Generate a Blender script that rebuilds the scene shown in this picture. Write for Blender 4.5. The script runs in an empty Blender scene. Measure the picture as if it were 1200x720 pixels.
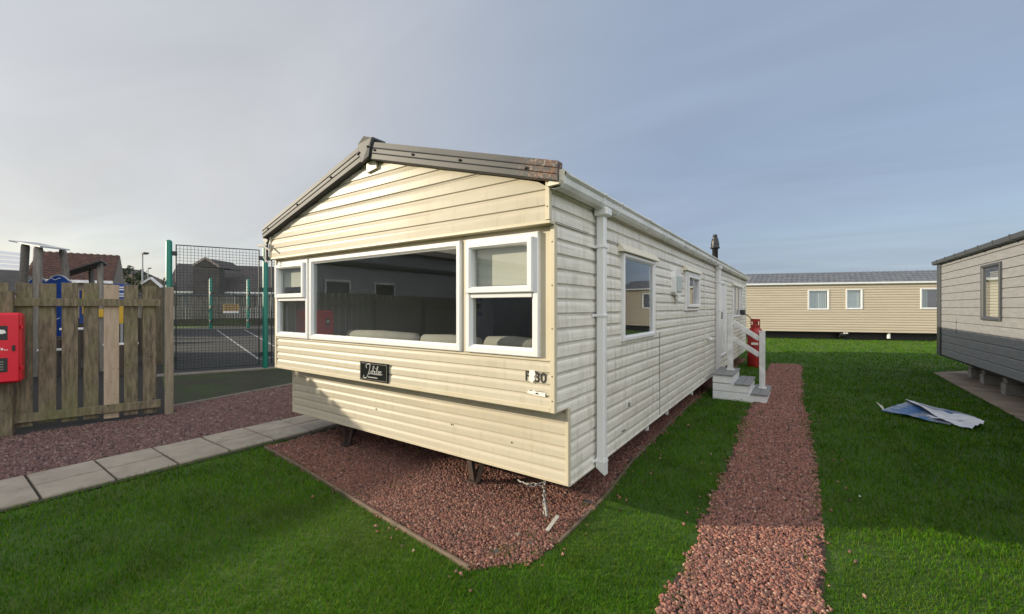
import bpy, bmesh, math, random
import numpy as np
from mathutils import Vector, Matrix, noise as mnoise
R = math.radians
sc = bpy.context.scene
col = sc.collection
random.seed(7)
rng = np.random.default_rng(11)

# ------------------------------------------------------------------ helpers
class MB:
    """collects faces in world coordinates, links them as one mesh object"""
    def __init__(s): s.v = []; s.f = []; s.sm = []; s.mi = []; s.cur = 0
    def add(s, vs, fs, smooth=False):
        o = len(s.v); s.v += [tuple(v) for v in vs]
        for f in fs: s.f.append([i + o for i in f]); s.sm.append(smooth); s.mi.append(s.cur)
        return s
    def box(s, x0, x1, y0, y1, z0, z1, b=0.0):
        return s.obox(Vector(((x0+x1)/2, (y0+y1)/2, (z0+z1)/2)), Vector((1,0,0)), Vector((0,1,0)), Vector((0,0,1)), abs(x1-x0)/2, abs(y1-y0)/2, abs(z1-z0)/2, b)
    def obox(s, c, X, Y, Z, hx, hy, hz, b=0.0):
        c = Vector(c)
        if b <= 0:
            vs = [c + X*(hx*i) + Y*(hy*j) + Z*(hz*k) for i in (-1,1) for j in (-1,1) for k in (-1,1)]
            fs = [(0,1,3,2),(4,6,7,5),(0,4,5,1),(2,3,7,6),(0,2,6,4),(1,5,7,3)]
            return s.add(vs, fs)
        b = min(b, hx*.45, hy*.45, hz*.45)
        vs = []; idx = {}
        for i in (-1,1):
            for j in (-1,1):
                for k in (-1,1):
                    for a in range(3):
                        h = [hx-b, hy-b, hz-b]; h[a] += b
                        idx[(i,j,k,a)] = len(vs)
                        vs.append(c + X*(h[0]*i) + Y*(h[1]*j) + Z*(h[2]*k))
        fs = []
        for sgn in (-1,1):
            fs.append([idx[(sgn,j,k,0)] for j,k in ((-1,-1),(1,-1),(1,1),(-1,1))])
            fs.append([idx[(i,sgn,k,1)] for i,k in ((-1,-1),(1,-1),(1,1),(-1,1))])
            fs.append([idx[(i,j,sgn,2)] for i,j in ((-1,-1),(1,-1),(1,1),(-1,1))])
        for i in (-1,1):
            for j in (-1,1):
                fs.append([idx[(i,j,-1,0)], idx[(i,j,1,0)], idx[(i,j,1,1)], idx[(i,j,-1,1)]])
                fs.append([idx[(i,-1,j,0)], idx[(i,1,j,0)], idx[(i,1,j,2)], idx[(i,-1,j,2)]])
                fs.append([idx[(-1,i,j,1)], idx[(1,i,j,1)], idx[(1,i,j,2)], idx[(-1,i,j,2)]])
                for k in (-1,1):
                    fs.append([idx[(i,j,k,0)], idx[(i,j,k,1)], idx[(i,j,k,2)]])
        return s.add(vs, fs)
    def bar(s, p, q, w, h, up=(0,0,1), b=0.0):
        p, q = Vector(p), Vector(q); d = (q-p); L = d.length; d.normalize()
        up = Vector(up)
        side = d.cross(up)
        if side.length < 1e-4: side = d.cross(Vector((1,0,0)))
        side.normalize(); u = side.cross(d).normalized()
        return s.obox((p+q)/2, d, side, u, L/2, w/2, h/2, b)
    def tube(s, pts, rad, n=10, cap=True, smooth=True):
        pts = [Vector(p) for p in pts]
        if not hasattr(rad, '__len__'): rad = [rad]*len(pts)
        rings = []; prev = None
        for i, p in enumerate(pts):
            d = (pts[min(i+1, len(pts)-1)] - pts[max(i-1, 0)]).normalized()
            a = Vector((0,0,1)) if abs(d.z) < .9 else Vector((1,0,0))
            if prev is not None: a = prev
            x = (a - d*a.dot(d)).normalized(); prev = x; y = d.cross(x)
            rings.append([p + (x*math.cos(t) + y*math.sin(t))*rad[i] for t in [2*math.pi*k/n for k in range(n)]])
        vs = [v for r in rings for v in r]
        fs = [(i*n+k, i*n+(k+1)%n, (i+1)*n+(k+1)%n, (i+1)*n+k) for i in range(len(pts)-1) for k in range(n)]
        s.add(vs, fs, smooth)
        if cap:
            s.add(rings[0], [tuple(range(n))[::-1]]); s.add(rings[-1], [tuple(range(n))])
        return s
    def lathe(s, c, prof, n=24, axis='z'):
        """prof: (radius, height) list turned about a vertical axis through c"""
        c = Vector(c); vs = []
        for r, h in prof:
            for k in range(n):
                t = 2*math.pi*k/n
                vs.append(c + Vector((r*math.cos(t), r*math.sin(t), h)) if axis == 'z' else c + Vector((r*math.cos(t), h, r*math.sin(t))))
        fs = [(i*n+k, i*n+(k+1)%n, (i+1)*n+(k+1)%n, (i+1)*n+k) for i in range(len(prof)-1) for k in range(n)]
        return s.add(vs, fs, True)
    def poly(s, pts): return s.add(pts, [tuple(range(len(pts)))])
    def prism(s, pts, d):
        """polygon pts pushed along vector d"""
        n = len(pts); pts = [Vector(p) for p in pts]; d = Vector(d)
        return s.add(pts + [p+d for p in pts], [tuple(range(n))[::-1], tuple(range(n, 2*n))] + [(i, (i+1)%n, n+(i+1)%n, n+i) for i in range(n)])
    def build(s, name, mat, parent=None):
        off = Vector((0,0,0)); p = parent
        while p is not None: off += p.location; p = p.parent
        me = bpy.data.meshes.new(name)
        me.from_pydata([tuple(Vector(v)-off) for v in s.v], [], s.f)
        me.polygons.foreach_set('use_smooth', s.sm)
        for m_ in (mat if isinstance(mat, (list, tuple)) else [mat]): me.materials.append(m_)
        if len(s.mi) == len(s.f): me.polygons.foreach_set('material_index', s.mi)
        me.update()
        bm = bmesh.new(); bm.from_mesh(me)
        bmesh.ops.recalc_face_normals(bm, faces=bm.faces) if len(bm.faces) < 60000 and not getattr(s, 'keep', False) else None
        bm.to_mesh(me); bm.free()
        o = bpy.data.objects.new(name, me); col.objects.link(o); o.parent = parent
        return o

def build_split(mb, name, mat, parent=None):
    """one object per separate piece"""
    par = list(range(len(mb.v)))
    def find(i):
        while par[i] != i: par[i] = par[par[i]]; i = par[i]
        return i
    for f in mb.f:
        for i in f[1:]: par[find(i)] = find(f[0])
    grp = {}
    for f, sm in zip(mb.f, mb.sm): grp.setdefault(find(f[0]), []).append((f, sm))
    out = []
    for fs in grp.values():
        m = MB(); idx = {}
        for f, sm in fs:
            for i in f:
                if i not in idx: idx[i] = len(m.v); m.v.append(mb.v[i])
            m.f.append([idx[i] for i in f]); m.sm.append(sm)
        out.append(m.build(name, mat, parent))
    return out
def tag(o, label=None, cat=None, group=None, kind=None):
    if label: o['label'] = label
    if cat: o['category'] = cat
    if group: o['group'] = group
    if kind: o['kind'] = kind
    return o
def thing(name, label, cat, loc, group=None):
    o = bpy.data.objects.new(name, None); col.objects.link(o); o.location = loc
    o.empty_display_size = .2
    return tag(o, label, cat, group)
def copy_tree(o, parent=None):
    c = o.copy(); col.objects.link(c); c.parent = parent
    for ch in [x for x in o.children]: copy_tree(ch, c)
    return c
def sheet(name, pts, z, mat, kind='structure'):
    m = MB(); m.poly([(x, y, z) for x, y in pts]); o = m.build(name, mat); tag(o, kind=kind); return o

# ---------------------------------------------------------------- materials
def mat(name, base, rough=.6, var=None, scale=8, stretch=(1,1,1), metal=0, bump=0, bscale=40, spec=.5, detail=5, coat=0, lo=.35, hi=.65):
    m = bpy.data.materials.new(name); m.use_nodes = True; nt = m.node_tree; N = nt.nodes; L = nt.links
    b = N['Principled BSDF']; b.inputs['Roughness'].default_value = rough; b.inputs['Metallic'].default_value = metal
    b.inputs['Specular IOR Level'].default_value = spec; b.inputs['Base Color'].default_value = (*base, 1)
    b.inputs['Coat Weight'].default_value = coat
    tc = N.new('ShaderNodeTexCoord'); mp = N.new('ShaderNodeMapping'); L.new(tc.outputs['Object'], mp.inputs['Vector']); mp.inputs['Scale'].default_value = stretch
    if var:
        n = N.new('ShaderNodeTexNoise'); n.inputs['Scale'].default_value = scale; n.inputs['Detail'].default_value = detail
        n.inputs['Roughness'].default_value = .65
        L.new(mp.outputs[0], n.inputs['Vector'])
        cr = N.new('ShaderNodeValToRGB'); cr.color_ramp.elements[0].position = lo; cr.color_ramp.elements[1].position = hi
        cr.color_ramp.elements[0].color = (*var, 1); cr.color_ramp.elements[1].color = (*base, 1)
        L.new(n.outputs['Fac'], cr.inputs[0]); L.new(cr.outputs[0], b.inputs['Base Color'])
        m['ramp'] = cr.name
    if bump:
        n2 = N.new('ShaderNodeTexNoise'); n2.inputs['Scale'].default_value = bscale; n2.inputs['Detail'].default_value = 4
        L.new(mp.outputs[0], n2.inputs['Vector'])
        bp = N.new('ShaderNodeBump'); bp.inputs['Strength'].default_value = bump; bp.inputs['Distance'].default_value = .01
        L.new(n2.outputs['Fac'], bp.inputs['Height']); L.new(bp.outputs[0], b.inputs['Normal'])
    return m
def overlay(m, color, scale, stretch, lo, hi, strength=1.0, box=None):
    """mix a second, worn or dirty colour over the base by its own noise"""
    nt = m.node_tree; N = nt.nodes; L = nt.links; b = N['Principled BSDF']; inp = b.inputs['Base Color']
    tc = N.new('ShaderNodeTexCoord'); mp = N.new('ShaderNodeMapping'); mp.inputs['Scale'].default_value = stretch
    L.new(tc.outputs['Object'], mp.inputs[0])
    n = N.new('ShaderNodeTexNoise'); n.inputs['Scale'].default_value = scale; n.inputs['Detail'].default_value = 6; n.inputs['Roughness'].default_value = .6
    L.new(mp.outputs[0], n.inputs['Vector'])
    mr = N.new('ShaderNodeMapRange'); mr.inputs['From Min'].default_value = lo; mr.inputs['From Max'].default_value = hi; mr.inputs['To Max'].default_value = strength
    L.new(n.outputs['Fac'], mr.inputs[0]); fac = mr.outputs[0]
    if box:   # (axis, from, to): the wear fades in between two object coordinates
        for ax, a, c in box:
            sp = N.new('ShaderNodeSeparateXYZ'); L.new(tc.outputs['Object'], sp.inputs[0])
            r2 = N.new('ShaderNodeMapRange'); r2.inputs['From Min'].default_value = a; r2.inputs['From Max'].default_value = c
            L.new(sp.outputs[ax], r2.inputs[0])
            mu = N.new('ShaderNodeMath'); mu.operation = 'MULTIPLY'; L.new(fac, mu.inputs[0]); L.new(r2.outputs[0], mu.inputs[1]); fac = mu.outputs[0]
    mx = N.new('ShaderNodeMix'); mx.data_type = 'RGBA'; mx.inputs['B'].default_value = (*color, 1)
    L.new(fac, mx.inputs['Factor'])
    if inp.is_linked: L.new(inp.links[0].from_socket, mx.inputs['A'])
    else: mx.inputs['A'].default_value = inp.default_value
    L.new(mx.outputs['Result'], inp)
    return m
def island_mat(name, cols, rough=.7, bumpy=0, transl=0, spec=.4, patch=None):
    """each separate stone or blade gets its own shade"""
    m = bpy.data.materials.new(name); m.use_nodes = True; nt = m.node_tree; N = nt.nodes; L = nt.links
    b = N['Principled BSDF']; b.inputs['Roughness'].default_value = rough; b.inputs['Specular IOR Level'].default_value = spec
    g = N.new('ShaderNodeNewGeometry'); cr = N.new('ShaderNodeValToRGB'); L.new(g.outputs['Random Per Island'], cr.inputs[0])
    e = cr.color_ramp.elements
    for i, c in enumerate(cols):
        p = i/(len(cols)-1)
        if i == 0: e[0].position = 0; el = e[0]
        elif i == len(cols)-1: e[-1].position = 1; el = e[-1]
        else: el = e.new(p)
        el.color = (*c, 1)
    out = cr.outputs[0]
    if patch:
        tc = N.new('ShaderNodeTexCoord'); n = N.new('ShaderNodeTexNoise'); n.inputs['Scale'].default_value = patch[1]; n.inputs['Detail'].default_value = 5
        L.new(tc.outputs['Object'], n.inputs['Vector'])
        mr = N.new('ShaderNodeMapRange'); mr.inputs['From Min'].default_value = .4; mr.inputs['From Max'].default_value = .68; mr.inputs['To Max'].default_value = patch[2]
        L.new(n.outputs['Fac'], mr.inputs[0])
        mx = N.new('ShaderNodeMix'); mx.data_type = 'RGBA'; mx.blend_type = 'MULTIPLY'; mx.inputs['B'].default_value = (*patch[0], 1)
        L.new(mr.outputs[0], mx.inputs['Factor']); L.new(out, mx.inputs['A']); out = mx.outputs['Result']
    L.new(out, b.inputs['Base Color'])
    if transl:
        t = N.new('ShaderNodeBsdfTranslucent'); ms = N.new('ShaderNodeMixShader'); ms.inputs[0].default_value = transl
        L.new(out, t.inputs['Color']); L.new(b.outputs[0], ms.inputs[1]); L.new(t.outputs[0], ms.inputs[2])
        L.new(ms.outputs[0], N['Material Output'].inputs[0])
    return m
def glass_mat(name, tint=(.86,.9,.88), ior=1.52, boost=2.3):
    m = bpy.data.materials.new(name); m.use_nodes = True; nt = m.node_tree; N = nt.nodes; L = nt.links
    N.remove(N['Principled BSDF'])
    t = N.new('ShaderNodeBsdfTransparent'); t.inputs[0].default_value = (*tint, 1)
    g = N.new('ShaderNodeBsdfGlossy'); g.inputs['Roughness'].default_value = .0; g.inputs['Color'].default_value = (.95,.97,1,1)
    lw = N.new('ShaderNodeLayerWeight'); lw.inputs['Blend'].default_value = .5   # Schlick, the same from both sides of the pane
    pw = N.new('ShaderNodeMath'); pw.operation = 'POWER'; pw.inputs[1].default_value = 5; L.new(lw.outputs['Facing'], pw.inputs[0])
    f = N.new('ShaderNodeMath'); f.operation = 'MULTIPLY_ADD'; r0 = ((ior-1)/(ior+1))**2; f.inputs[1].default_value = 1-r0; f.inputs[2].default_value = r0; L.new(pw.outputs[0], f.inputs[0])
    mu = N.new('ShaderNodeMath'); mu.operation = 'MULTIPLY'; mu.inputs[1].default_value = boost; mu.use_clamp = True
    n = N.new('ShaderNodeTexNoise'); n.inputs['Scale'].default_value = 1.3; n.inputs['Detail'].default_value = 1
    tc = N.new('ShaderNodeTexCoord'); L.new(tc.outputs['Object'], n.inputs['Vector'])
    bp = N.new('ShaderNodeBump'); bp.inputs['Strength'].default_value = .06; bp.inputs['Distance'].default_value = .02
    L.new(n.outputs['Fac'], bp.inputs['Height']); L.new(bp.outputs[0], g.inputs['Normal'])
    ms = N.new('ShaderNodeMixShader'); L.new(f.outputs[0], mu.inputs[0]); L.new(mu.outputs[0], ms.inputs[0])
    L.new(t.outputs[0], ms.inputs[1]); L.new(g.outputs[0], ms.inputs[2]); L.new(ms.outputs[0], N['Material Output'].inputs[0])
    return m

M = {}
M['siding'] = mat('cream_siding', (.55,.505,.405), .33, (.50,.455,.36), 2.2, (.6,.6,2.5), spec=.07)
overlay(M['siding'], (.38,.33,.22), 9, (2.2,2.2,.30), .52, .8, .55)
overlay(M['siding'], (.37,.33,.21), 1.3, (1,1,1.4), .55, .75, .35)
M['siding_side'] = mat('weathered_shade_lifted_siding', (.80,.78,.71), .42, (.71,.68,.61), 1.6, (.6,.7,3), bump=.05, bscale=6)  # same cream as the front, base lightened to offset shade on this wall
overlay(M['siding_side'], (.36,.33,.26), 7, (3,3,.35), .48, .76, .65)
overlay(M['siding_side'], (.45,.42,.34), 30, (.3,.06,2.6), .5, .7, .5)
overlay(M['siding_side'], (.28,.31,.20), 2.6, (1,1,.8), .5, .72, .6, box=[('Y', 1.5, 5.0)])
M['groove'] = mat('dark_groove', (.48,.43,.33), .6, (.42,.37,.28), 3, (.6,.6,1))  # trough strips of each course, a darker tone than the faces
M['groove_side'] = mat('dark_side_groove', (.58,.56,.50), .6, (.42,.40,.34), 4, (1,.6,1))
M['groove_far'] = mat('far_groove', (.33,.27,.19), .7)
M['groove_grey'] = mat('grey_groove', (.12,.12,.12), .8)
M['trim'] = mat('cream_trim', (.57,.52,.40), .45, (.53,.465,.33), 3, (1,1,.4))
M['pvc'] = mat('white_pvc', (.74,.745,.75), .28, (.70,.70,.69), 4, (1,1,.3), lo=.25, hi=.6)
M['gutter'] = mat('white_gutter_plastic', (.76,.77,.77), .35, (.55,.56,.52), 3, (1,1,1), lo=.3, hi=.6)
M['cap'] = mat('yellowed_plastic', (.75,.70,.58), .4)
M['barge'] = mat('dark_grey_roof_metal', (.030,.033,.038), .6, (.052,.055,.058), 3, (.5,2,4), bump=.05, bscale=20, lo=.3, hi=.7)
overlay(M['barge'], (.10,.10,.10), 30, (.15,1,1.4), .52, .75, .35)
M['barge_rust'] = mat('rusting_roof_metal', (.030,.033,.038), .6, (.052,.055,.058), 3, (.5,2,4), lo=.3, hi=.7)
overlay(M['barge_rust'], (.13,.055,.03), 22, (1,1,1), .44, .56, .95, box=[('X', 1.68, 1.93)])
overlay(M['barge_rust'], (.32,.26,.20), 40, (1,1,1), .54, .62, .8, box=[('X', 1.64, 1.90)])
M['roof'] = mat('grey_roof_sheet', (.10,.105,.11), .5, (.14,.14,.14), 2)
M['black'] = mat('black_plastic', (.015,.015,.016), .4)
M['dark'] = mat('dark_underside', (.03,.028,.026), .8)
M['rusty'] = mat('rusty_steel', (.045,.022,.015), .75, (.02,.016,.015), 14, bump=.2)
M['glass'] = glass_mat('window_glass')
M['glass_side'] = glass_mat('window_glass_reflective', (.85,.88,.88), 1.5, 1.7)
M['frost'] = mat('frosted_plastic', (.42,.47,.46), .3)
M['white'] = mat('white_paint', (.86,.86,.86), .5, (.6,.6,.58), 5)
M['steps'] = mat('white_painted_steps', (.88,.89,.90), .5, (.76,.77,.77), 6, lo=.25, hi=.55)
overlay(M['steps'], (.10,.09,.07), 14, (1,1,1), .62, .68, .9, box=[('Z', .10, .0)])
M['tread'] = mat('grey_decking', (.27,.27,.27), .65, (.20,.20,.20), 5, (30,1,1), bump=.3, bscale=30)
M['red'] = mat('red_gas_bottle_paint', (.40,.022,.018), .42, (.28,.02,.018), 5)
M['redbox'] = mat('red_plastic', (.62,.006,.025), .35)
M['metal'] = mat('galvanised_steel', (.42,.42,.41), .45, (.25,.24,.22), 20, metal=.7)
M['room'] = mat('interior_wall', (.52,.52,.53), .8)
M['roomceil'] = mat('interior_ceiling', (.65,.64,.6), .8)
M['sofa'] = mat('grey_sofa_fabric', (.36,.34,.31), .9, (.31,.29,.26), 9, bump=.2)
M['blind'] = mat('cream_blind', (.55,.53,.47), .8)
M['curtain'] = mat('pale_curtain', (.52,.58,.60), .9)
M['darkwood'] = mat('dark_wood', (.05,.03,.02), .5)
M['brownwall'] = mat('brown_panel', (.09,.06,.045), .6)
M['blue'] = mat('blue_painted_board', (.012,.06,.30), .4, (.01,.045,.22), 4)
M['yellow'] = mat('yellow_painted_board', (.60,.36,.02), .45)
M['grey_clad'] = mat('grey_cladding', (.275,.278,.285), .7, (.22,.222,.227), 14, (1,.25,1.6), bump=.06, bscale=50)
M['grey_trim'] = mat('anthracite_trim', (.055,.06,.068), .5)
M['fence'] = mat('weathered_fence_wood', (.225,.178,.12), .85, (.075,.062,.042), 7, (4,4,.6), bump=.5, bscale=25)
overlay(M['fence'], (.13,.145,.045), 2.2, (1,1,1), .46, .7, .6)
overlay(M['fence'], (.035,.025,.018), 9, (1.4,1.4,2.0), .66, .70, .9)
M['fence_new'] = mat('fresh_fence_wood', (.42,.335,.245), .8, (.33,.25,.175), 5, (6,6,.7), bump=.25, bscale=20)
overlay(M['fence_new'], (.12,.06,.03), 9, (1.2,1.2,2.2), .65, .69, .9)
M['post'] = mat('grey_brown_post_wood', (.27,.225,.165), .85, (.18,.15,.11), 5, (6,6,.7), bump=.3, bscale=25)
overlay(M['post'], (.10,.13,.03), 2.6, (1,1,1), .5, .7, .6, box=[('Z', .7, .1)])
M['log'] = mat('grey_log', (.30,.27,.235), .9, (.18,.16,.14), 6, (5,5,.5), bump=.3)
M['green'] = mat('green_powder_coat', (.0,.175,.12), .4, (.0,.14,.10), 3)
M['mesh'] = mat('dark_mesh_wire', (.012,.022,.02), .5)
M['board_fence'] = mat('grey_board_fence', (.20,.185,.155), .85, (.10,.095,.08), 3, (2.5,2.5,.8), bump=.2)
M['asphalt'] = mat('court_asphalt', (.030,.029,.028), .95, (.020,.020,.020), .8, bump=.3, bscale=120, lo=.3, hi=.7)
M['line'] = mat('court_line_paint', (.40,.40,.39), .8, (.2,.2,.2), 12)
M['moss'] = mat('mossy_verge', (.022,.024,.011), .95, (.038,.029,.019), 1.6, bump=.6, bscale=30)
overlay(M['moss'], (.030,.055,.008), 1.1, (1,1,1), .45, .65, .7)
M['bark'] = mat('playground_bark', (.026,.021,.016), .95, (.015,.012,.010), 4, bump=.6, bscale=30)
M['slab'] = mat('concrete_paving', (.37,.325,.265), .85, (.27,.235,.19), 3.5, bump=.25, bscale=90, detail=8)
overlay(M['slab'], (.16,.15,.10), 5, (1,1,1), .58, .78, .6)
M['joint'] = mat('paving_joint_soil', (.05,.045,.03), .95, bump=.5)
M['apron'] = mat('stained_concrete_flags', (.36,.28,.20), .9, (.20,.155,.115), 2.2, (.6,1.6,1), bump=.2)
M['edging'] = mat('timber_edging', (.19,.135,.095), .85, (.11,.085,.06), 8, (1,6,1), bump=.3)
M['kerb'] = mat('concrete_kerb', (.24,.22,.19), .9, (.16,.15,.12), 5)
M['ground'] = mat('turf_soil', (.050,.105,.012), .95, (.030,.070,.009), 1.2, bump=.7, bscale=60, lo=.3, hi=.7)
overlay(M['ground'], (.075,.11,.018), .35, (1,1,1), .45, .7, .7)
M['gravel_bed'] = mat('gravel_bed', (.11,.06,.052), .95, (.04,.028,.026), 60, bump=1, bscale=80)
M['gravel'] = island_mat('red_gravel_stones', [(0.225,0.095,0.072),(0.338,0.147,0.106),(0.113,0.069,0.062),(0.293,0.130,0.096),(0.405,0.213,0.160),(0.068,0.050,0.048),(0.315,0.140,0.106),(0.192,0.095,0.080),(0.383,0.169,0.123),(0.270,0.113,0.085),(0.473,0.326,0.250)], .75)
M['gravel_shaded'] = island_mat('shaded_red_gravel_stones', [(0.167,0.070,0.053),(0.250,0.109,0.078),(0.084,0.051,0.046),(0.217,0.096,0.071),(0.300,0.158,0.118),(0.050,0.037,0.036),(0.233,0.104,0.078),(0.142,0.070,0.059),(0.283,0.125,0.091),(0.200,0.084,0.063),(0.350,0.241,0.185)], .75)  # same stones as the red gravel, scaled darker to put shade into the bed
M['gravel_purple'] = island_mat('purple_gravel_stones', [(0.140,0.077,0.070),(0.198,0.117,0.104),(0.081,0.054,0.051),(0.171,0.095,0.083),(0.244,0.162,0.137),(0.054,0.041,0.040),(0.180,0.099,0.091),(0.131,0.077,0.068),(0.226,0.117,0.104),(0.144,0.081,0.075),(0.298,0.235,0.199)], .8)
M['grass'] = island_mat('grass_blades', [(0.040,0.134,0.004),(0.063,0.192,0.005),(0.085,0.237,0.006),(0.053,0.166,0.004),(0.107,0.246,0.007),(0.070,0.204,0.005),(0.178,0.237,0.021),(0.050,0.161,0.004)], .55, transl=.35, spec=.10, patch=((.60,.62,.5), 2.6, 1.0))
overlay(M['grass'], (.17,.16,.045), .9, (1,1,1), .50, .72, .32)
overlay(M['grass'], (.16,.12,.05), 5, (1,1,1), .60, .74, .5)
M['cream_far'] = mat('far_cream_siding', (.56,.485,.375), .6, (.52,.445,.34), 1.5, (.5,.5,2))
M['tile'] = mat('grey_roof_tile', (.10,.11,.125), .5, (.15,.16,.18), 3)
M['pantile'] = mat('brown_pantile', (.105,.048,.033), .8, (.06,.032,.026), 2.5, bump=.3)
overlay(M['pantile'], (.19,.095,.062), 7, (1,1,1), .52, .66, .55)
M['greytile'] = mat('grey_brown_tile', (.085,.075,.07), .8, (.055,.05,.048), 2)
M['render'] = mat('house_render', (.33,.27,.22), .9, (.27,.22,.18), 1)
M['white_wall'] = mat('white_house_wall', (.66,.66,.66), .8)
M['blue_glass'] = mat('blue_tinted_window', (.10,.22,.34), .15)
M['dark_glass'] = mat('dark_window_glass', (.02,.022,.025), .05)
M['leaf_dark'] = island_mat('evergreen_leaves', [(.008,.020,.008),(.016,.035,.012),(.012,.026,.01),(.03,.05,.018)], .7, transl=.15)
M['twig'] = mat('bare_twigs', (.10,.085,.075), .9)
M['trunk'] = mat('tree_bark', (.07,.055,.045), .95)
M['pole'] = mat('lamp_pole_grey', (.40,.41,.42), .5)
M['block_wall'] = mat('light_grey_render', (.40,.41,.43), .85, (.33,.34,.36), 2)
M['concrete'] = mat('concrete_block', (.36,.35,.33), .9, (.26,.25,.24), 6)
M['sheet_white'] = mat('white_plastic_sheet', (.72,.74,.80), .35, (.6,.62,.68), 3)
M['sheet_blue'] = mat('blue_grey_plastic_sheet', (.26,.29,.34), .35, (.05,.13,.30), 3, lo=.44, hi=.52)
M['ink'] = mat('black_lettering', (.012,.012,.014), .5)
M['sticker'] = mat('white_sticker', (.78,.77,.72), .5)
M['plate'] = mat('black_name_plate', (.012,.014,.014), .16)
M['silver'] = mat('silver_lettering', (.62,.62,.58), .35)
M['tan'] = mat('tan_sign', (.42,.28,.12), .7)
M['plant'] = island_mat('plant_leaves', [(.02,.05,.015),(.04,.09,.03)], .6)

# ---------------------------------------------------------- panel builders
def courses(mb, O, U, N, u0, u1, z0, z1, pitch=.105, amp=.011, holes=(), ulim=None, lap=False):
    """horizontal cladding with its real profile, cut round the openings"""
    O, U, N = Vector(O), Vector(U), Vector(N)
    prof = [(0,.75),(.02,1),(.84,1),(.93,.25),(1,.0)] if lap else [(0,1),(.50,1),(.62,.82),(.74,.42),(.84,.10),(.93,0),(1,1)]
    pts = []   # (z, out)
    k = 0
    while z0 + k*pitch < z1 - 1e-6:
        zb = z0 + k*pitch
        for f, o in prof: pts.append((zb + f*pitch, o*amp))
        k += 1
    cut = sorted(set([z1] + [h[2] for h in holes] + [h[3] for h in holes]))
    def outs(z):
        for (za, oa), (zb, ob) in zip(pts, pts[1:]):
            if zb > za and za <= z <= zb: return oa + (ob-oa)*(z-za)/(zb-za)
        return 0
    segs = []
    for (za, oa), (zb, ob) in zip(pts, pts[1:]):
        if za > z1: break
        zz = [(za, oa)]
        if zb > za:
            for c in cut:
                if za + 1e-5 < c < zb - 1e-5: zz.append((c, oa + (ob-oa)*(c-za)/(zb-za)))
        zz.append((zb, ob))
        segs += list(zip(zz, zz[1:]))
    for (za, oa), (zb, ob) in segs:
        if zb > z1 + 1e-5: continue
        zm = (za+zb)/2
        la, ra = ulim(za) if ulim else (u0, u1); lb, rb = ulim(zb) if ulim else (u0, u1)
        if rb <= lb: continue
        iv = [(la, ra, lb, rb)]
        for h in holes:
            if h[2]-1e-6 <= zm <= h[3]+1e-6:
                new = []
                for a, b, c, d in iv:
                    if h[0] >= min(b, d) or h[1] <= max(a, c): new.append((a, b, c, d)); continue
                    if h[0] > a: new.append((a, h[0], c, h[0]))
                    if h[1] < b: new.append((h[1], b, h[1], d))
                iv = new
        for a, b, c, d in iv:
            def P(u, z, o): return O + U*u + N*o + Vector((0,0,z))
            fr_ = ((zm-z0)/pitch) % 1.0; mb.cur = 1 if ((fr_ > .93 or fr_ < .012) if lap else .74 < fr_ < .945) else 0
            mb.add([P(a,za,oa), P(b,za,oa), P(d,zb,ob), P(c,zb,ob)], [(0,1,2,3)])
def board(mb, O, U, N, u0, u1, z0, z1, holes=()):
    us = sorted(set([u0,u1]+[h[0] for h in holes]+[h[1] for h in holes])); zs = sorted(set([z0,z1]+[h[2] for h in holes]+[h[3] for h in holes]))
    O, U = Vector(O), Vector(U)
    for a, b in zip(us, us[1:]):
        for c, d in zip(zs, zs[1:]):
            um, zm = (a+b)/2, (c+d)/2
            if any(h[0]<um<h[1] and h[2]<zm<h[3] for h in holes): continue
            if um<u0 or um>u1 or zm<z0 or zm>z1: continue
            mb.add([O+U*a+Vector((0,0,c)), O+U*b+Vector((0,0,c)), O+U*b+Vector((0,0,d)), O+U*a+Vector((0,0,d))], [(0,1,2,3)])
def rings(mb, O, U, N, u0, u1, z0, z1, prof):
    """mitred frame: prof = (inset, depth along N)"""
    O, U, N = Vector(O), Vector(U), Vector(N); vs = []
    for i, d in prof:
        for u, z in ((u0+i, z0+i), (u1-i, z0+i), (u1-i, z1-i), (u0+i, z1-i)): vs.append(O+U*u+N*d+Vector((0,0,z)))
    mb.add(vs, [(4*k+j, 4*k+(j+1)%4, 4*k+4+(j+1)%4, 4*k+4+j) for k in range(len(prof)-1) for j in range(4)])
def pane(mb, O, U, N, u0, u1, z0, z1, d):
    O, U, N = Vector(O), Vector(U), Vector(N)
    mb.keep = True; f = (0,1,2,3) if U.cross(Vector((0,0,1))).dot(N) > 0 else (3,2,1,0)
    mb.add([O+U*u+N*d+Vector((0,0,z)) for u, z in ((u0,z0),(u1,z0),(u1,z1),(u0,z1))], [f])
def FR(w, d): return [(0,-.02),(0,d-.006),(.006,d),(w*.62,d),(w*.7,d-.004),(w-.006,d*.45),(w,d*.3),(w,-.03)]

# ------------------------------------------------- camera, light, sky, setup
PSI = math.atan(339.5/490)
cam = bpy.data.cameras.new('camera'); co = bpy.data.objects.new('camera', cam); col.objects.link(co)
co.location = (0, 0, 1.6); co.rotation_euler = (R(90), 0, PSI)
cam.sensor_width = 36; cam.lens = 36*490/1200; cam.clip_end = 2000; cam.clip_start = .05
sc.camera = co
EL = R(16.0); SD = Vector((-.835, -.55, 0)).normalized()
sun = bpy.data.lights.new('sun', 'SUN'); so = bpy.data.objects.new('sun', sun); col.objects.link(so)
sun.energy = 4.8; sun.angle = R(.6); sun.color = (1, .87, .66)
sdir = Vector((SD.x*math.cos(EL), SD.y*math.cos(EL), math.sin(EL)))
so.rotation_euler = sdir.to_track_quat('Z', 'Y').to_euler(); so.location = sdir*50
w = bpy.data.worlds.new('World'); sc.world = w; w.use_nodes = True; N = w.node_tree.nodes; L = w.node_tree.links
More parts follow.
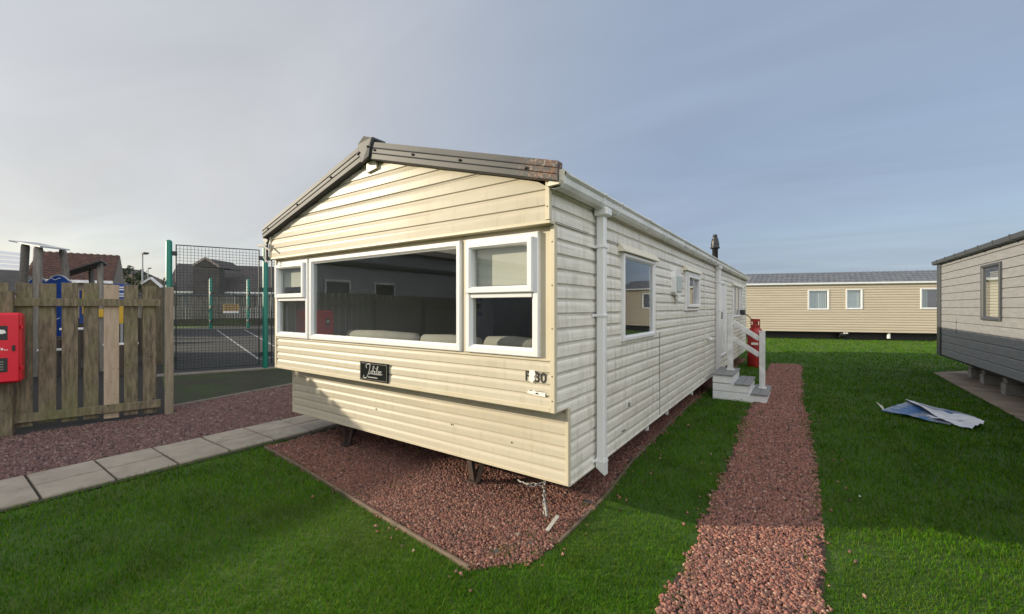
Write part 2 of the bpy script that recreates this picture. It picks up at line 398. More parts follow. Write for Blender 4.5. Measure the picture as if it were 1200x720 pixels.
bg = N['Background']; bg.inputs['Strength'].default_value = .15
sky = N.new('ShaderNodeTexSky'); sky.sky_type = 'NISHITA'; sky.sun_disc = False; sky.sun_elevation = EL
sky.sun_rotation = math.atan2(SD.x, SD.y); sky.air_density = 1.0; sky.dust_density = 1.4; sky.ozone_density = 1.2
tc = N.new('ShaderNodeTexCoord'); sp = N.new('ShaderNodeSeparateXYZ'); L.new(tc.outputs['Generated'], sp.inputs[0])
def math_node(op, a, b):
    n = N.new('ShaderNodeMath'); n.operation = op
    for i, v in enumerate((a, b)):
        if isinstance(v, (int, float)): n.inputs[i].default_value = v
        else: L.new(v, n.inputs[i])
    return n.outputs[0]
zz = math_node('ADD', math_node('MAXIMUM', sp.outputs['Z'], 0.0), .12)
cx = math_node('DIVIDE', sp.outputs['X'], zz); cy = math_node('DIVIDE', sp.outputs['Y'], zz)
cb = N.new('ShaderNodeCombineXYZ'); L.new(cx, cb.inputs[0]); L.new(cy, cb.inputs[1])
mp = N.new('ShaderNodeMapping'); mp.inputs['Rotation'].default_value = (0,0,R(-25)); mp.inputs['Scale'].default_value = (.22,.55,1); mp.inputs['Location'].default_value = (3.1,1.7,0)
L.new(cb.outputs[0], mp.inputs[0])
cn = N.new('ShaderNodeTexNoise'); cn.inputs['Scale'].default_value = 1.0; cn.inputs['Detail'].default_value = 5; cn.inputs['Roughness'].default_value = .45; cn.inputs['Distortion'].default_value = .4
L.new(mp.outputs[0], cn.inputs['Vector'])
mr = N.new('ShaderNodeMapRange'); mr.interpolation_type = 'SMOOTHSTEP'; mr.inputs['From Min'].default_value = .32; mr.inputs['From Max'].default_value = .70
mr.inputs['To Min'].default_value = .70; mr.inputs['To Max'].default_value = .97
L.new(cn.outputs['Fac'], mr.inputs[0])
def dotmap(v, lo, hi, a, b):
    """smooth ramp over the angle to direction v"""
    d = N.new('ShaderNodeVectorMath'); d.operation = 'DOT_PRODUCT'; L.new(tc.outputs['Generated'], d.inputs[0]); d.inputs[1].default_value = Vector(v).normalized()
    r = N.new('ShaderNodeMapRange'); r.interpolation_type = 'SMOOTHSTEP'
    for k_, v_ in (('From Min', lo), ('From Max', hi), ('To Min', a), ('To Max', b)): r.inputs[k_].default_value = v_
    L.new(d.outputs['Value'], r.inputs[0]); return r.outputs[0]
# thin cloud is whiter towards the sun, blue-grey away from it
cc = N.new('ShaderNodeMix'); cc.data_type = 'RGBA'; cc.inputs['A'].default_value = (1.85, 2.28, 3.05, 1); cc.inputs['B'].default_value = (3.7, 3.65, 3.6, 1)
L.new(dotmap((SD.x, SD.y, 0), -.40, .85, 0, 1), cc.inputs['Factor'])
# fine wisps
w2 = N.new('ShaderNodeTexNoise'); w2.inputs['Scale'].default_value = 3.2; w2.inputs['Detail'].default_value = 6; w2.inputs['Distortion'].default_value = .8; L.new(mp.outputs[0], w2.inputs['Vector'])
wr = N.new('ShaderNodeMapRange'); wr.inputs['From Min'].default_value = .3; wr.inputs['From Max'].default_value = .7; wr.inputs['To Min'].default_value = .95; wr.inputs['To Max'].default_value = 1.07
L.new(w2.outputs['Fac'], wr.inputs[0])
mx = N.new('ShaderNodeMix'); mx.data_type = 'RGBA'
L.new(mr.outputs[0], mx.inputs['Factor']); L.new(sky.outputs[0], mx.inputs['A']); L.new(cc.outputs['Result'], mx.inputs['B'])
# added out-of-frame sky brightening, overhead and opposite the sun, to lift the shade
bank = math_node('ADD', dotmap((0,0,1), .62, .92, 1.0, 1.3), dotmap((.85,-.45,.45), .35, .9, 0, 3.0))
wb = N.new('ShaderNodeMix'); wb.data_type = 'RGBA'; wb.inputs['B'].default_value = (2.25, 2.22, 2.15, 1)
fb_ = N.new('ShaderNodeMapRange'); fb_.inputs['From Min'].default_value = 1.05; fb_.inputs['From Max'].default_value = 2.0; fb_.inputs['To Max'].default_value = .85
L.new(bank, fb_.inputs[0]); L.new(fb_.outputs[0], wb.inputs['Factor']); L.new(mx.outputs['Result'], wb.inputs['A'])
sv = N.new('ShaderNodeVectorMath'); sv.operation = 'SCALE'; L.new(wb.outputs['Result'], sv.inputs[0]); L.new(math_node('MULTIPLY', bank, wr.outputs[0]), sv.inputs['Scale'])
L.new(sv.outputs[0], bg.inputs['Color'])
sc.view_settings.view_transform = 'Standard'; sc.view_settings.look = 'None'; sc.view_settings.gamma = 1; sc.view_settings.exposure = .27
sc.render.engine = 'CYCLES'; sc.cycles.use_denoising = True
sc.cycles.max_bounces = 8; sc.cycles.transparent_max_bounces = 16
sc.cycles.caustics_reflective = False; sc.cycles.caustics_refractive = False

# ---------------------------------------------------------------- the ground
sheet('ground', [(-400,-400),(400,-400),(400,400),(-400,400)], 0, M['ground'])
sheet('playground_ground', [(-8.9,-12),(-8.0,.7),(-7.75,2.2),(-12.0,3.3),(-38,10.7),(-45,4),(-26,-12)], .004, M['bark'])
sheet('mossy_verge', [(-7.75,2.2),(-8.2,2.36),(-8.56,4.44),(-9.6,9.4),(-11.2,14),(-9.0,15),(-10.0,9.5),(-11.32,5.3),(-12.0,3.4)][:5]+[(-9.2,11),(-11.2,5.3),(-11.95,3.35)], .008, M['moss'])
sheet('ball_court', [(-12.1,3.35),(-11.25,5.3),(-8.6,12.0),(-7,16),(-32,24),(-40,17),(-38,10.8)], .012, M['asphalt'])
for a, b in (((-33.4,12.2),(-13.48,6.04)), ((-31.8,13.3),(-17.0,8.25)), ((-13.48,6.04),(-14.9,9.0))):
    a, b = Vector((*a,0)), Vector((*b,0)); d = (b-a).normalized(); n = Vector((-d.y,d.x,0))*.035
    sheet('court_line', [(p.x,p.y) for p in (a-n,b-n,b+n,a+n)], .016, M['line'])
BED = [(-4.98,2.30),(-4.2,2.235),(-3.3,2.13),(-2.4,2.03),(-1.62,1.95),(-1.38,2.25),(-1.36,3.2),(-1.45,4.2),(-1.50,7.8),(-1.42,14.6),(-5.05,14.6)]
PATH = [(-.66,.9),(-.64,2.2),(-.58,3.0),(-.60,4.4),(-.64,6),(-.68,7.8),(-.70,10),(-.72,13.8),(-.02,14.0),(0,10),(.02,8),(.11,6),(.10,4.8),(.13,3.5),(.09,2.6),(.08,.9)]
SIDE = [(-5.96,-3),(-8.62,-3),(-8.02,.3),(-7.72,2.2),(-8.2,2.36),(-8.56,4.44),(-9.6,9.4),(-5.96,9.4)]
sheet('gravel_bed', BED, .006, M['gravel_bed'])
sheet('gravel_path', PATH, .006, M['gravel_bed'])
sheet('gravel_strip', SIDE, .010, M['gravel_bed'])
sheet('concrete_apron', [(2.60,14.1),(2.52,8.8),(2.45,2.0),(6.6,2.0),(6.6,14.5),(3.3,14.9)], .02, M['apron'])
# slab path: two rows of flags
sheet('path_bedding', [(-5.97,-3),(-5.13,-3),(-5.0,9),(-5.96,9)], .013, M['joint'])
mb = MB(); y = -2.62
while y < 9:
    for x0, x1 in ((-5.955,-5.565),(-5.545,-5.155)):
        dz = random.uniform(-.004,.004); t = random.uniform(-.006,.006)
        mb.obox(((x0+x1)/2+random.uniform(-.003,.003), y+.228, .014+dz), Vector((1,0,t)), Vector((0,1,t*.5)), Vector((0,0,1)), (x1-x0)/2, .222, .018, .004)
    y += .4635
tag(mb.build('paved_path', M['slab']), kind='structure')

def inpoly(x, y, poly):
    c = np.zeros(len(x), bool); n = len(poly)
    for i in range(n):
        x0, y0 = poly[i]; x1, y1 = poly[(i+1)%n]
        if y0 == y1: continue
        t = ((y0 > y) != (y1 > y)) & (x < (x1-x0)*(y-y0)/(y1-y0)+x0); c ^= t
    return c
def bulk(name, V, polys_loop_total, loops, m, kind='stuff'):
    me = bpy.data.meshes.new(name); nv = len(V); nl = len(loops); npoly = len(polys_loop_total)
    me.vertices.add(nv); me.loops.add(nl); me.polygons.add(npoly)
    me.vertices.foreach_set('co', V.astype(np.float32).ravel())
    me.loops.foreach_set('vertex_index', loops.astype(np.int32))
    st = np.concatenate([[0], np.cumsum(polys_loop_total)[:-1]]).astype(np.int32)
    me.polygons.foreach_set('loop_start', st)
    me.update(calc_edges=True); me.validate(); me.materials.append(m)
    o = bpy.data.objects.new(name, me); col.objects.link(o); tag(o, kind=kind); return o

# ---- loose stones
def stones(name, poly, dens, size, m, extra=None, zbase=.004, jig=.02):
    xs = [p[0] for p in poly]; ys = [p[1] for p in poly]; A = (max(xs)-min(xs))*(max(ys)-min(ys))
    n = int(A*dens); x = rng.uniform(min(xs), max(xs), n); y = rng.uniform(min(ys), max(ys), n)
    jx = 1.1*jig*np.sin(y*2.3+x)+jig*np.sin(y*13+x*7)+jig*.8*np.sin(y*51+1.3)+rng.normal(0, jig*.6, n)
    jy = jig*np.sin(x*19+2)+rng.normal(0, jig*.6, n)
    k = inpoly(x+jx, y+jy, poly)
    d = np.hypot(x, y); keepp = np.clip((4.0/np.maximum(d,.1))**1.3, .12, 1); k &= rng.random(n) < keepp
    if extra is not None: k &= extra(x, y)
    x, y, d = x[k], y[k], d[k]; n = len(x)
    s = size*rng.uniform(.55, 1.35, n)*np.clip((d/4.0)**.45, 1, 1.9)
    cube = np.array([[i,j,k] for i in (-1,1) for j in (-1,1) for k in (-1,1)], float)
    V = cube[None]*np.array([.5,.42,.34]) + rng.uniform(-.20,.20,(n,8,3))
    q = rng.normal(size=(n,4)); q /= np.linalg.norm(q, axis=1)[:,None]; a,b,c,e = q.T
    Rm = np.stack([np.stack([1-2*(c*c+e*e),2*(b*c-a*e),2*(b*e+a*c)],-1),np.stack([2*(b*c+a*e),1-2*(b*b+e*e),2*(c*e-a*b)],-1),np.stack([2*(b*e-a*c),2*(c*e+a*b),1-2*(b*b+c*c)],-1)],1)
    V = np.einsum('nij,nkj->nki', Rm, V)*s[:,None,None]
    V += np.stack([x, y, zbase + rng.uniform(.1,.75,n)*size], -1)[:,None,:]
    F = np.array([(0,1,3,2),(4,6,7,5),(0,4,5,1),(2,3,7,6),(0,2,6,4),(1,5,7,3)])
    loops = (F[None]+8*np.arange(n)[:,None,None]).ravel()
    return bulk(name, V.reshape(-1,3), np.full(6*n,4), loops, m)
stones('gravel', BED, 9500, .0145, M['gravel_shaded'], lambda x, y: (y < 5.6) | (x > -2.4))
stones('gravel', PATH, 8500, .0155, M['gravel'])
stones('gravel', SIDE, 7000, .018, M['gravel_purple'], lambda x, y: (y > -1.5))

# ---- grass blades
NEAR = [(-1.1,1.2),(-.86,3),(-.84,8),(.28,8),(.34,3),(.36,1.2)]
stones('gravel', NEAR, 22, .0165, M['gravel'])
stones('gravel', [(-5.0,2.1),(-1.5,1.75),(-1.1,2.4),(-1.2,6),(-1.6,6),(-1.6,1.95),(-4.9,2.25)], 40, .016, M['gravel'])
def grass(name, region, n_try, rr, keep, m, hmul=1.0):
    """blades thrown with a density that falls off as 1/r^2 away from the viewpoint's lawn"""
    u = rng.random(n_try); r = rr[0]*(rr[1]/rr[0])**u
    th = rng.uniform(R(region[0]), R(region[1]), n_try)        # measured from +Y, clockwise
    x = r*np.sin(th); y = r*np.cos(th); k = keep(x, y); x, y, r = x[k], y[k], r[k]; n = len(x)
    thin = .5+.5*np.sin(x*3.1+1.7*np.sin(y*2.7)+.6)*np.sin(y*3.7+1.3*np.sin(x*2.2))
    k = rng.random(n) < np.clip(1.25-.55*thin, 0, 1)*np.minimum(1, (r/1.7)**2); x, y, r = x[k], y[k], r[k]; n = len(x)
    sc_ = np.maximum(1, r/3.2)
    lush = .5+.5*np.sin(x*1.9+np.sin(y*2.3)*1.4)*np.sin(y*1.7+np.sin(x*1.1)*1.9)
    tuft = (rng.random(n) < .03)*rng.uniform(.4,1.2,n)
    h = (rng.uniform(.010,.023,n)+.009*lush)*(1+tuft)*hmul*np.minimum(sc_, 1.8); wd = rng.uniform(.0010,.0019,n)*sc_
    a = rng.uniform(0, 2*math.pi, n); lean = rng.uniform(.15, 1.1, n)*h
    dx, dy = np.cos(a), np.sin(a); b = a+rng.uniform(.9,2.2,n); wx, wy = np.cos(b)*wd, np.sin(b)*wd
    z0 = np.zeros(n)-.002
    p0 = np.stack([x-wx,y-wy,z0],-1); p1 = np.stack([x+wx,y+wy,z0],-1)
    mx_ = x+dx*lean*.35; my_ = y+dy*lean*.35; mz = h*.62
    p2 = np.stack([mx_+wx*.8,my_+wy*.8,mz],-1); p3 = np.stack([mx_-wx*.8,my_-wy*.8,mz],-1)
    p4 = np.stack([x+dx*lean,y+dy*lean,h],-1)
    V = np.stack([p0,p1,p2,p3,p4],1).reshape(-1,3)
    base = 5*np.arange(n)[:,None]
    loops = np.concatenate([base+np.array([[0,1,2,3]]), base+np.array([[3,2,4]])],1).ravel()
    return bulk(name, V, np.tile([4,3],n), loops, m)
def notlawn(x, y):
    jx = .030*np.sin(y*3.1+x*2)+.028*np.sin(y*9+x*3)+.02*np.sin(y*31)+rng.normal(0,.028,len(x)); jy = .03*np.sin(x*17)+rng.normal(0,.012,len(x))
    bed = inpoly(x, y, BED) | inpoly(x+jx*.6, y+jy*.3, BED) & (x > -1.6)
    path = inpoly(x+jx, y+jy, PATH) 
    slab = (x < -5.14+.02*np.sin(y*21)+rng.normal(0,.012,len(x)))
    van = (x > -5.2)&(x < -1.7)&(y > 2.6)&(y < 14.5)
    step = (x > -1.32)&(x < -.43)&(y > 7.98)&(y < 9.02)
    apr = inpoly(x, y, [(2.60,14.1),(2.52,8.8),(2.45,2.0),(6.6,2.0),(6.6,14.5),(3.3,14.9)])
    return ~(bed | path | slab | van | step | apr)
grass('grass', (-140, 85), 1850000, (.6, 34), notlawn, M['grass'])
def weedkeep(x, y):
    p_ = inpoly(x, y, PATH) | (inpoly(x, y, BED) & (y < 3.2)); e_ = (np.minimum(np.abs(x-.08), np.abs(x+.60)) < .10) | (np.abs(x+1.45) < .2)
    c_ = np.sin(x*17+3*np.sin(y*5))*np.sin(y*13+2*np.sin(x*9))
    return p_ & ((c_ > .93) | (e_ & (c_ > .45)))
grass('grass', (-60, 5), 160000, (1.8, 9), weedkeep, M['grass'], 1.0)
def edgekeep(x, y): return (np.abs(x+5.15) < .06+rng.normal(0,.02,len(x))) & (y > 2.2) & (y < 9)
def vergekeep(x, y): return inpoly(x, y, [(-7.75,2.3),(-8.2,2.45),(-8.6,4.5),(-9.6,9.4),(-11.2,5.4),(-11.9,3.4)])
grass('grass', (-90, -45), 16000, (7.8, 13), vergekeep, M['grass'], .35)

# timber and kerb edging
def edge_board(name, label, pts, w_, z0, z1, m, cat='edging'):
    mb = MB()
    for a, b in zip(pts, pts[1:]): mb.bar((*a,(z0+z1)/2), (*b,(z0+z1)/2), w_, z1-z0, b=.003)
    tag(mb.build(name, m), label, cat)
edge_board('timber_edging', 'thin brown timber edging along the front of the red gravel bed', [(-4.99,2.29),(-4.2,2.22),(-3.3,2.115),(-2.4,2.015),(-1.66,1.935)], .022, -.03, .032, M['edging'])
edge_board('timber_edging', 'thin timber edging between gravel and grass along the side of the caravan', [(-1.35,2.5),(-1.355,3.3),(-1.44,4.3),(-1.49,6.0),(-1.5,7.9)], .022, -.03, .022, M['edging'])
edge_board('concrete_edging', 'narrow edging strip between purple gravel and mossy verge', [(-7.8,2.25),(-8.2,2.38),(-8.56,4.46),(-9.6,9.4)], .04, -.03, .045, M['kerb'])
mb = MB(); mb.bar((-12.2,3.25,.02),(-8.5,12.1,.02),.22,.05,b=.01); tag(mb.build('kerb', M['kerb']), kind='structure')

# ===================================================== the cream static caravan
XL, XR, YB, YS, YE = -5.235, -1.40, 2.54, 2.75, 14.5
CX = (XL+XR)/2
van = thing('static_caravan', 'cream ribbed static caravan with big front window, nearest to the viewer', 'static caravan', (CX, 8.5, 0))
X, Y, Z = Vector((1,0,0)), Vector((0,1,0)), Vector((0,0,1))
EV, RG = 2.50, 3.07           # eave and ridge underside
def rake(z, y0=0):
    t = (z-2.43)/(RG-2.46)
    if t <= 0: return (XL, XR)
    return (XL+(CX-XL)*t, XR-(XR-CX)*t)
FO = Vector((0, YB, 0)); 
# front gable panel
mb = MB(); courses(mb, (0,2.475,0), X, -Y, XL, XR, 2.19, 3.03, .107, .010, ulim=rake); 
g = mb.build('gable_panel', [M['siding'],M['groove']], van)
mb = MB(); mb.box(XL-.002, XR+.004, 2.462, 2.54, 2.168, 2.190, .002); mb.box(XR-.028, XR+.006, 2.455, 2.49, 2.19, 2.46, .003); mb.box(XL-.006, XL+.028, 2.455, 2.49, 2.19, 2.46, .003)
mb.build('gable_trim', M['trim'], van)
mb = MB(); mb.bar((XL+.5, 2.462, 2.60),(XR-.62,2.462,2.607),.002,.003); mb.build('panel_seam', M['dark'], van)
# window band
WZ0, WZ1 = 1.245, 2.132
HOLES = [(-5.19,-4.49,WZ0,WZ1), (-4.455,-2.245,WZ0,WZ1), (-2.19,-1.515,WZ0,WZ1)]
mb = MB(); board(mb, (0,YB,0), X, -Y, XL, XR, 1.235, 2.17, [(a+.02,b-.02,c+.02,d-.02) for a,b,c,d in HOLES])
mb.box(XL, -1.43, YB-.012, YB-.001, 1.222, 1.238, .002)
for xx in (-4.473, -2.217): mb.box(xx-.012, xx+.012, YB-.010, YB-.001, 1.24, 2.16, .002)
mb.build('window_surround', M['trim'], van)
mb = MB(); courses(mb, (0,YB,0), X, -Y, XL, XR, .905, 1.225, .080, .009); mb.build('bay_panel', [M['siding'],M['groove']], van)
mb = MB(); mb.box(XL, XR-.03, YB-.014, YB-.001, .868, .905, .003); mb.box(XL,XR,YB,YS+.02,.862,.868)
mb.box(XR-.03, XR+.008, YB-.016, YB+.022, .865, 2.168, .004); mb.box(XL-.008, XL+.03, YB-.016, YB+.022, .865, 2.168, .004)
mb.build('bay_trim', M['trim'], van)
# screws on the corner trim
mb = MB()
for z in (.95,1.12,1.45,1.75,2.05,2.28,2.42):
    yf = YB-.0165 if z < 2.17 else 2.4545
    mb.obox((XR-.012, yf, z), X, Y, Z, .004, .0015, .004)
for x, z in ((-4.6,.845),(-3.6,.845),(-2.6,.845),(-2.0,.845),(-3.6,.55),(-2.55,.56),(-1.9,.52),(-4.9,.58)): mb.obox((x, YS-.0115, z), X, Y, Z, .005, .003, .005)
build_split(mb, 'screw', M['dark'], van)
# lower skirt panel
mb = MB(); courses(mb, (0,YS,0), X, -Y, XL, XR, .315, .862, .087, .010); mb.build('front_skirt', [M['siding'],M['groove']], van)
mb = MB(); mb.box(XL, XR, YS-.014, YS+.02, .29, .315, .003); mb.box(XR-.02, XR+.006, YS-.015, YS+.02, .29, .862, .004); mb.box(XL-.006, XL+.02, YS-.015, YS+.02, .29, .862, .004)
mb.build('skirt_trim', M['trim'], van)
# side wall with openings
W1 = (3.83, 4.86, 1.275, 2.115); W2 = (6.42, 7.36, 1.545, 2.125); W3 = (11.5, 13.4, 1.34, 2.14); DR = (9.55, 10.35, .56, 2.12)
mb = MB(); courses(mb, (XR-.012,0,0), Y, X, YB+.0, YE, .30, 2.48, .105, .012, holes=[(a+.02,b-.02,c+.02,d-.02) for a,b,c,d in (W1,W2,W3,DR)] + [(YB-.01,YS,.2,.868)])
courses(mb, (XR-.012,0,0), Y, X, 2.475, YB, 2.19, 2.48, .105, .012)
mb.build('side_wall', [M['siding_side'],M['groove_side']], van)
mb = MB(); mb.box(XR-.02, XR+.006, YS, YE, .284, .302, .002); mb.box(XR-.02, XR+.012, YE-.05, YE+.01, .284, 2.42, .004)
mb.box(XR-.001, XR+.003, 2.56, 3.1, 2.182, 2.187); mb.box(XR-.001, XR+.004, 3.5, 9.0, 2.176, 2.181)
mb.box(XR-.001, XR+.004, 5.125, 5.135, .31, 1.30); mb.box(XR-.001, XR+.005, 7.9, 7.93, .31, 2.4)
mb.build('side_trim', M['siding_side'], van)
mb = MB(); mb.box(XR+.002, XR+.005, 3.5, 9.0, 2.1815, 2.185); mb.box(XR+.002, XR+.0045, 2.56, 3.1, 2.1875, 2.191); mb.box(XR+.002, XR+.005, 5.121, 5.1248, .31, 1.30)
build_split(mb, 'panel_seam', M['dark'], van)
# far and left walls (seen only from elsewhere)
mb = MB(); courses(mb, (XL+.012,0,0), Y, -X, YB, YE, .30, 2.48, .105, .012, holes=[(YB-.01,YS,.2,.868)]); mb.build('side_wall', [M['siding_side'],M['groove_side']], van)
mb = MB(); courses(mb, (0,YE,0), X, Y, XL, XR, .30, 3.03, .105, .010, ulim=rake); mb.build('end_wall', [M['siding'],M['groove']], van)
# roof slopes
def slope(name, xs, m, y0=2.43, y1=YE+.06):
    mb = MB(); xe, ze = xs, 2.455; n = 24
    d = Vector((CX-xe, 0, RG-ze)); 
    mb.prism([(xe,y0,ze),(CX,y0,RG),(CX,y0,RG+.05),(xe,y0,ze+.05)], (0,y1-y0,0))
    k = y0+.3
    while k < y1-.2:
        mb.bar((xe,k,ze+.055),(CX,k,RG+.055),.05,.02); k += .4
    return mb.build(name, m, van)
slope('roof', -1.33, M['roof']); slope('roof', XL-.07, M['roof'])
# barge boards with pressed ribs
def barge(xe, m):
    mb = MB(); a = Vector((xe, 0, 2.553)); b = Vector((CX, 0, 3.135)); dr = (b-a).normalized(); dn = Vector((-dr.z,0,dr.x)); dn = dn if dn.z > 0 else -dn
    h0, h1 = .135, .165
    # cross-section steps (fraction down the face, how far proud)
    sec = [(0,.030),(.0,.0),(.30,.004),(.34,.011),(.38,.004),(.60,.004),(.64,.011),(.68,.004),(.94,.002),(1,-.006),(1,.03)]
    vs = []
    for e, h in ((a, h0), (b, h1)):
        for f, o in sec: vs.append(Vector((e.x, 2.405-o if f>0 or o<.03 else 2.47, e.z)) - Vector((0,0,1))*(f*h))
    n = len(sec)
    vs[n-1].y = 2.47; vs[2*n-1].y = 2.47
    mb.add(vs, [(i, i+1, n+i+1, n+i) for i in range(n-1)] + [tuple(range(n)), tuple(range(n, 2*n))[::-1]])
    o = mb.build('barge_board', m, van)
    mb = MB()
    for t in (.12,.42,.68,.93) if xe > CX else (.07,.40,.72,.95):
        p = a.lerp(b, t)
        mb.lathe((p.x, 2.392, p.z-.075), [(.0001,-.004),(.009,-.004),(.010,.004),(.010,.012)], 10, axis='y')
    build_split(mb, 'screw', M['black'], o)
    return o
barge(-1.305, M['barge_rust']); barge(XL-.045, M['barge'])
# ridge cap: folded metal finial over the joint
mb = MB(); 
mb.prism([(CX-.085,2.385,3.115),(CX+.02,2.372,3.165),(CX+.115,2.385,3.135),(CX+.075,2.385,2.975),(CX+.0,2.372,2.935),(CX-.04,2.385,2.94)], (0,.03,0))
mb.box(CX-.08, CX+.11, 2.40, 2.55, 3.125, 3.15, .004)
o = mb.build('ridge_cap', M['barge'], van)
mb = MB()
for dx, dz in ((-.055,3.03),(.07,3.06)): mb.lathe((CX+dx, 2.372, dz), [(.0001,-.004),(.009,-.004),(.010,.008)], 10, axis='y')
build_split(mb, 'screw', M['black'], o)
mb = MB(); mb.prism([(CX-.03,2.44,2.99),(CX+.10,2.44,2.99),(CX+.115,2.44,2.875),(CX-.03,2.44,2.855)], (0,.03,0))
mb.build('gable_vent', M['trim'], van)
# gutter: ogee channel along the eave
mb = MB(); sec = [(XR-.01,2.478),(XR-.01,2.415),(XR+.035,2.395),(XR+.085,2.40),(XR+.105,2.425),(XR+.110,2.462),(XR+.130,2.480),(XR+.130,2.492),(XR+.118,2.492),(XR+.10,2.47),(XR+.09,2.42),(XR+.01,2.42)]
mb.prism([(x, 2.46, z) for x, z in sec], (0, YE-2.36, 0)); gt = mb.build('gutter', M['gutter'], van)
mb = MB(); 
for yy in (2.46, 3.13, 3.50, 4.30, 5.05, 5.85, 6.7, 7.6, 8.5, 9.6, 10.8, 12.0, 13.2, 14.4):
    s2 = [(x + (.006 if x > XR else 0)*(1 if z<2.47 else .6), z-.006 if z<2.45 else z+.004) for x, z in sec[:9]]+[(XR+.1,2.5),(XR-.01,2.5)]
    mb.prism([(x, yy, z) for x, z in s2], (0, .03, 0))
build_split(mb, 'gutter_bracket', M['gutter'], gt)
mb = MB(); mb.prism([(XR+.0,2.425,2.405),(XR+.09,2.425,2.408),(XR+.108,2.425,2.432),(XR+.125,2.425,2.50),(XR+.025,2.425,2.50),(XR+.02,2.425,2.44)], (0,.035,0)); mb.build('gutter_end', M['cap'], gt)
# left gutter: black end and bracket with a camera-like box
mb = MB(); mb.prism([(x-(x-XL)*0 , 2.44, z) for x, z in [(XL+.0,2.46),(XL-.05,2.47),(XL-.11,2.47),(XL-.12,2.40),(XL-.07,2.37),(XL-.01,2.38)]], (0,.12,0)); mb.build('gutter_end', M['black'], van)
mb = MB(); mb.prism([(x, 2.56, z) for x, z in [(XL,2.46),(XL-.11,2.46),(XL-.12,2.40),(XL-.07,2.375),(XL,2.38)]], (0,YE-2.56,0)); mb.build('gutter', M['gutter'], van)
mb = MB(); mb.box(XL-.055, XL-.015, 2.43, 2.455, 2.13, 2.37, .003)
mb.bar((XL-.20,2.42,2.345),(XL+.02,2.425,2.335),.018,.03); mb.bar((XL-.03,2.40,2.33),(XL+.14,2.40,2.26),.005,.02); mb.bar((XL-.03,2.40,2.20),(XL+.10,2.40,2.12),.005,.015)
mb.build('eave_bracket', M['grey_trim'], van)
# downpipes
def downpipe(y, zb, w_=.075):
    mb = MB(); mb.box(XR+.018, XR+.018+w_, y, y+w_*.9, zb+.1, 2.40, .008)
    mb.box(XR+.008, XR+.12, y-.03, y+w_+.02, 2.34, 2.405, .01)
    p = mb.build('downpipe', M['pvc'], van)
    mb = MB()
    for z in ((2.08, 1.52, .33) if zb < .5 else (1.9, .8)):
        mb.box(XR-.002, XR+.026+w_, y-.008, y+w_*.9+.008, z, z+.022, .003); mb.box(XR-.002, XR+.01, y-.05, y+w_+.04, z, z+.022, .002)
    build_split(mb, 'pipe_clip', M['pvc'], p)
    mb = MB(); mb.prism([(XR+.015,y-.004,zb+.12),(XR+.022+w_,y-.004,zb+.12),(XR+.022+w_,y-.004,zb-.01),(XR+.015,y-.004,zb+.045)], (0,w_*.9+.008,0))
    mb.build('pipe_shoe', M['pvc'], p)
downpipe(3.205, .245, .069); downpipe(9.02, .33, .07)
mb = MB(); mb.box(XR+.01,XR+.06,9.30,9.36,.34,2.40,.006); mb.build('door_post', M['pvc'], van)
# windows
def window(name, O, U, N, rect, openers=(), mullions=(), glassmat='glass', w_=.055, d=.032, fm='pvc', parent=None, blind=None, backing=None):
    u0,u1,z0,z1 = rect
    mb = MB(); rings(mb, O, U, N, u0, u1, z0, z1, FR(w_, d))
    lites = []
    if mullions:
        for kind, pos in mullions:
            if kind == 'h':
                c = Vector(O)+Vector(U)*((u0+u1)/2)+Z*pos; mb.obox(c+Vector(N)*(d*.35), Vector(U), Vector(N), Z, (u1-u0)/2-w_*.9, d*.6, .03, .003)
            else:
                c = Vector(O)+Vector(U)*pos+Z*((z0+z1)/2); mb.obox(c+Vector(N)*(d*.35), Vector(U), Vector(N), Z, .028, d*.6, (z1-z0)/2-w_*.9, .003)
    fr = mb.build(name, M[fm], parent)
    for a,b,c,e in openers:
        mb = MB(); rings(mb, O, U, N, a, b, c, e, [(0,-.01),(0,d+.020),(.005,d+.025),(.035,d+.025),(.048,d+.008),(.052,d*.2),(.052,-.02)])
        mb.build('opening_sash', M[fm], fr)
    mb = MB(); pane(mb, O, U, N, u0+w_*.6, u1-w_*.6, z0+w_*.6, z1-w_*.6, .002); mb.build('pane', M[glassmat], fr)
    if blind:
        a,b,c,e = blind; mb = MB(); pane(mb, O, U, N, a, b, c, e, -.045); mb.build('blind', M['blind'], fr)
    return fr
OF = (0,YB,0); ZS = 1.735
window('window', OF, X, -Y, HOLES[1], parent=van, w_=.058)
for rect, ins in ((HOLES[0], 0), (HOLES[2], 1)):
    a,b,c,e = rect
    window('window', OF, X, -Y, rect, mullions=[('h', ZS-.035)], openers=[(a+.022, b-(.040 if ins else .05), ZS-.028, e-.035)], parent=van, w_=.062, blind=(a+.05,b-.04,ZS+(.03 if ins else .10),e-.03))
OS = (XR,0,0)
window('window', OS, Y, X, W1, parent=van, glassmat='glass_side', w_=.05, d=.03)
window('window', OS, Y, X, W2, openers=[(W2[0]+.05,W2[1]-.05,W2[2]+.05,W2[3]-.05)], parent=van, glassmat='glass_side', w_=.05, d=.03)
window('window', OS, Y, X, W3, mullions=[('v',12.1),('v',12.75)], parent=van, glassmat='glass_side', w_=.05, d=.03)
for a, b in ((W1[0]-.08, W1[1]+.08), (W2[0]-.08, W2[1]+.10), (W3[0]-.08, W3[1]+.08)):
    mb = MB(); z = 2.125 if a < 5 else 2.135
    mb.prism([(XR-.002,a,z+.075),(XR+.012,a,z+.07),(XR+.062,a,z+.008),(XR+.062,a,z-.006),(XR-.002,a,z-.004)], (0,b-a,0)); mb.build('window_hood', M['cap'], van)
